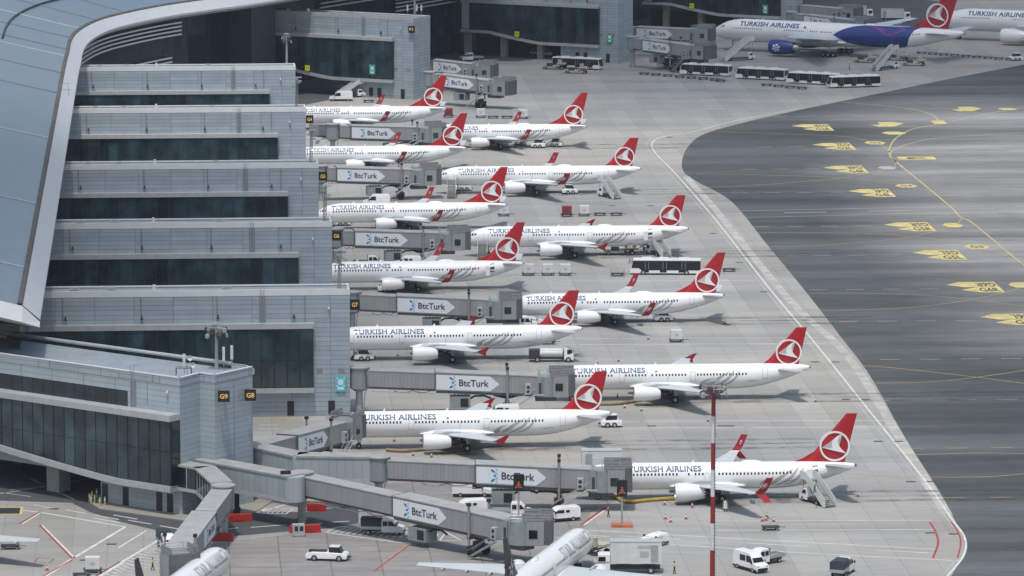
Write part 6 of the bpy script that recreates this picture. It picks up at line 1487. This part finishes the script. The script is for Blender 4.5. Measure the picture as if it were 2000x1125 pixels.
for x, y, src, lab in ((1032, 538, dW, 'white container on a dolly, left of three behind the open door'), (1104, 538, dW, 'white container on a dolly, right of three behind the open door'), (1141, 422, dW, 'white container on a dolly between the red one and the empty dollies'),
        (984, 422, dW, 'white container on a dolly under the tail between the G5 and G6 wings'), (1321, 668, dW, 'lone white container on a dolly on the open apron'), (939, 230, dW, 'white container on a dolly in the farthest row, second from the left'), (1022, 232, dW, 'white container behind the far red winglet'),
        (876, 229, dR, 'dark red container on a dolly behind the farthest red tail'), (1204, 421, dF, 'empty low dolly at the right end of the row behind the outer airliner'), (1424, 530, dF, 'low dolly with a motor behind the tail right of the long near bus'), (1071, 672, dF, 'empty low dolly beside the fuel truck'),
        (1505, 1035, dF, 'empty low dolly on the open apron near three cones'), (963, 231, dC, 'cage cart in the farthest row, left of two'), (990, 231, dC, 'cage cart in the farthest row, right of two'), (720, 216 - 16, dC, 'cart beside the far red winglet at the F1 wing'), (181, 1122 - 4, dW, 'white box cart beside the hatched lines at the lower left'),
        (160, 1128, dF, 'dolly behind the white box cart at the lower left'), (20, 1072, dC, 'cart below the wing tip at the left edge')):
    dup(src, at_px(x, y), R(SITE), lab)
for k in range(7): dup(dF, at_px(1258 + 23 * k, 146 + 1.9 * k), R(-14), 'empty low dolly in the long row in front of the far buses')
dup(dC, at_px(1407, 160), R(-14), 'blue loaded cart at the right end of the dolly row before the far buses')
for k, lab in enumerate(('reddish', 'second', 'third', 'fourth')): dup(dC, at_px(1497 + 23 * k, 168 + 2 * k), R(-14), '%s baggage cart from the left in the short row before the far buses' % lab)
for k in range(9): dup(dF if k > 1 else dC, at_px(1800 + 21.5 * k, 105 + 1.6 * k), R(-12), 'loaded cart at the left end of the row behind the far tail' if k < 2 else 'low dolly in the row along the far right apron')
for x, y in ((1015, 283), (1052, 288), (1085, 286)): dup(g1, at_px(x, y), R(170), 'service vehicle under the rear of the airliner at the far outer stand, %s' % {1015: 'leftmost', 1052: 'middle', 1085: 'rightmost'}[x])
for x, y, lab in ((1112, 378, 'service vehicle under the airliner with blended winglets'), (905, 372, 'dark service vehicle beside the head on stairs'), (1295, 627, 'service vehicle under the rear of the airliner nearest the lone container'), (710, 703, 'ground power unit by the nose wheel beside the G7 wing'), (755, 569, 'vehicle headlights under the nose between the G6 and G7 wings'), (668, 440, 'vehicle under the nose between the G5 and G6 wings')):
    dup(g1, at_px(x, y), R(8), lab)
# yellow hoses from the bridges to the aircraft
def hose(pts, m, label, r_=.28):
    q = [P(x, y) for x, y in spline(pts, 6)]; o = q[0]; b = MB(); b.tube([(p.x - o.x, p.y - o.y, r_) for p in q], r_, 8); tag(b.build('air_duct', m, None, smooth=True, loc=(o.x, o.y, .01)), label, 'hose')
hose([(1180, 960), (1205, 975), (1225, 984), (1270, 980), (1330, 976)], duct_y, 'thick yellow hose lying from the longest bridge to the nearest engine')
hose([(755, 882), (790, 884), (840, 880), (900, 876)], duct_b, 'brown hose lying under the nearest inner row airliner')
hose([(1170, 792), (1210, 791), (1260, 783)], duct_b, 'brown hose lying towards the engine of the airliner under the mast head')

# ---------------------------------------------------------------- people
def person(px, py, label, top=hivis, z=0., yaw=0, stride=.16, helmet=None, bend=0.):
    p = P(px, py, z); r = thing('person', label, 'person', (p.x, p.y, z), R(yaw))
    me = bpy.data.meshes.new('body'); J = [(0, 0, .95), (0, 0, 1.15), (bend * .3, 0, 1.40), (bend * .4, 0, 1.5), (bend * .45, 0, 1.58), (bend * .5, 0, 1.72),
        (0, .10, .90), (stride * .4, .11, .5), (stride, .11, .08), (stride + .16, .11, .03), (0, -.10, .90), (-stride * .2, -.11, .5), (-stride, -.11, .08), (-stride + .15, -.11, .03),
        (bend * .3, .2, 1.42), (.02, .27, 1.14), (.16, .28, .92), (.22, .28, .85), (bend * .3, -.2, 1.42), (-.04, -.27, 1.14), (.08, -.29, .91), (.13, -.29, .84)]
    E = [(0, 1), (1, 2), (2, 3), (3, 4), (4, 5), (0, 6), (6, 7), (7, 8), (8, 9), (0, 10), (10, 11), (11, 12), (12, 13), (2, 14), (14, 15), (15, 16), (16, 17), (2, 18), (18, 19), (19, 20), (20, 21)]
    RD = [.15, .14, .17, .06, .085, .095, .1, .075, .05, .04, .1, .075, .05, .04, .075, .05, .035, .035, .075, .05, .035, .035]
    me.from_pydata(J, E, []); o = bpy.data.objects.new('body', me); COL.objects.link(o)
    mo = o.modifiers.new('s', 'SKIN'); 
    for v, k in zip(me.skin_vertices[0].data if me.skin_vertices else [], RD): v.radius = (k, k)
    if not me.skin_vertices:
        bm = bmesh.new(); bm.from_mesh(me); ly = bm.verts.layers.skin.verify(); bm.verts.ensure_lookup_table()
        for v, k in zip(bm.verts, RD): v[ly].radius = (k, k); v[ly].use_root = (v.index == 0)
        bm.to_mesh(me); bm.free()
    o.modifiers.new('u', 'SUBSURF').levels = 1
    dg = bpy.context.evaluated_depsgraph_get(); m2 = bpy.data.meshes.new_from_object(o.evaluated_get(dg)); bpy.data.objects.remove(o)
    o = bpy.data.objects.new('body', m2); COL.objects.link(o); o.parent = r
    m2.materials.clear(); [m2.materials.append(x) for x in (dkcloth, top, skin, dkmetal)]
    for f in m2.polygons:
        c = f.center; f.use_smooth = True
        f.material_index = 1 if (.98 < c.z < 1.5 and abs(c.y) < .3 and not (c.z < 1.1 and abs(c.y) > .2)) else (2 if c.z > 1.5 or (.8 < c.z < .93 and abs(c.y) > .22) else 0)
    b = MB(); n = 12
    b.loft([[(bend * .5 + rr * math.cos(6.283 * i / n) - .01, rr * math.sin(6.283 * i / n), zz) for i in range(n)] for zz, rr in ((1.68, .112), (1.75, .115), (1.81, .08), (1.83, .02))]); b.build('hair', helmet or black, r, smooth=True)
    return r
person(1188, 1010, 'person in orange and dark clothes walking beside the red line', top=mat('vest_orange', (.55, .16, .05), .7))
person(403, 1064, 'person in a yellow vest standing by the red barrier at the lower left pillar'); person(298, 1114, 'person in a yellow vest beside the lower left bridge cab', stride=.22)
person(1317, 1121, 'person in a yellow vest on the apron near the catering truck'); person(1659, 137, 'person in a red top standing before the blue banded airliner', top=mat('top_red', (.5, .08, .08), .7))
person(1706, 141, 'person in an orange vest beside the far stairs', top=mat('vest_bright', (.8, .2, .05), .6)); person(1097, 982, 'person in a yellow vest by the drive wheels of the longest bridge')
person(1591, 963, 'person in a green vest on the stairs at the nearest outer airliner', top=mat('vest_green', (.15, .55, .05), .6), z=2.4, bend=.5); person(1449, 96, 'person in a yellow green vest climbing the far stairs', z=2.9, bend=.3)
person(925, 635 - 0, 'person standing under the G7 bridge near the drive unit') if False else person(926, 640, 'person standing under the G7 bridge near its drive wheels', top=dkcloth)
person(947, 1134, 'person in a yellow vest on the wing side of the star lettered airliner') if False else None
r = thing('fire_extinguisher_trolley', 'small white wheeled extinguisher trolley beside the striped mast', 'trolley', at_px(1417, 999), 0)
b = MB(); b.cyl((0, 0, .45), (0, 0, 1.5), .32, .25, 12); b.cyl((0, 0, 1.5), (0, 0, 1.7), .12, .08, 8); b.build('tank', boxwhite, r, smooth=True); b = MB(); b.tube([(-.4, 0, .2), (-.3, .2, 1.9)], .04, 5); b.tube([(.4, 0, .2), (.3, .2, 1.9)], .04, 5); b.build('frame', yellow_d, r); whl(r, [(0, -1), (0, 1)], .22, .1, .35)
# wing of an airliner parked just outside the frame, at the left edge
p = P(80, 1058, 3.9)
aircraft('A321', 78, 1056, -101.9, 'airliner mostly outside the frame, one pale wing tip entering at the left edge', 'black tailed airliners at the near side', livery='star', anchor='tip')

# ---------------------------------------------------------------- clouds high above that shade parts of the site
cloud_m = bpy.data.materials.new('cloud'); cloud_m.use_nodes = True; t = cloud_m.node_tree; t.nodes.clear()
o_ = t.nodes.new('ShaderNodeOutputMaterial'); a1 = t.nodes.new('ShaderNodeBsdfTransparent'); a2 = t.nodes.new('ShaderNodeBsdfTranslucent'); mx = t.nodes.new('ShaderNodeMixShader')
a2.inputs[0].default_value = (.9, .9, .92, 1); mx.inputs[0].default_value = .62; t.links.new(a1.outputs[0], mx.inputs[1]); t.links.new(a2.outputs[0], mx.inputs[2]); t.links.new(mx.outputs[0], o_.inputs[0])
def cloud(gx, gy_, rx, ry, label, hz=1700.):
    c = sd * (hz / sd.z); b = MB(); rings = []; n = 40
    rnd = [1 + .22 * math.sin(3 * k / n * 6.283 + gx) + .12 * math.sin(7 * k / n * 6.283 + gy_) for k in range(n)]
    for f_, z in ((.3, -10), (.75, -8), (1, 0), (.8, 22), (.45, 40), (.1, 46)): rings.append([(rx * f_ * rnd[k] * math.cos(6.283 * k / n), ry * f_ * rnd[k] * math.sin(6.283 * k / n), z) for k in range(n)])
    tag(b.loft(rings).build('cloud', cloud_m, None, smooth=True, loc=(gx + c.x, gy_ + c.y, hz)), label, 'cloud', None, 'stuff')
cloud(-95, 890, 75, 120, 'thin cloud high above the nearer boarding wings'); cloud(60, 1420, 300, 170, 'thin cloud high above the far concourse')
cloud(190, 880, 85, 150, 'thin cloud high above the taxiway')

# ---------------------------------------------------------------- air
b = MB(); b.box(-1550, 1550, -450, 4050, -1, 170); hz = b.build('haze', bpy.data.materials.new('haze')); tag(hz, 'faint pale haze in the air over the whole airport', kind='stuff')
hm = hz.data.materials[0]; hm.use_nodes = True; t = hm.node_tree; t.nodes.clear(); o_ = t.nodes.new('ShaderNodeOutputMaterial'); pv = t.nodes.new('ShaderNodeVolumePrincipled')
pv.inputs['Color'].default_value = (.75, .85, 1, 1); pv.inputs['Density'].default_value = .000035; t.links.new(pv.outputs[0], o_.inputs['Volume'])
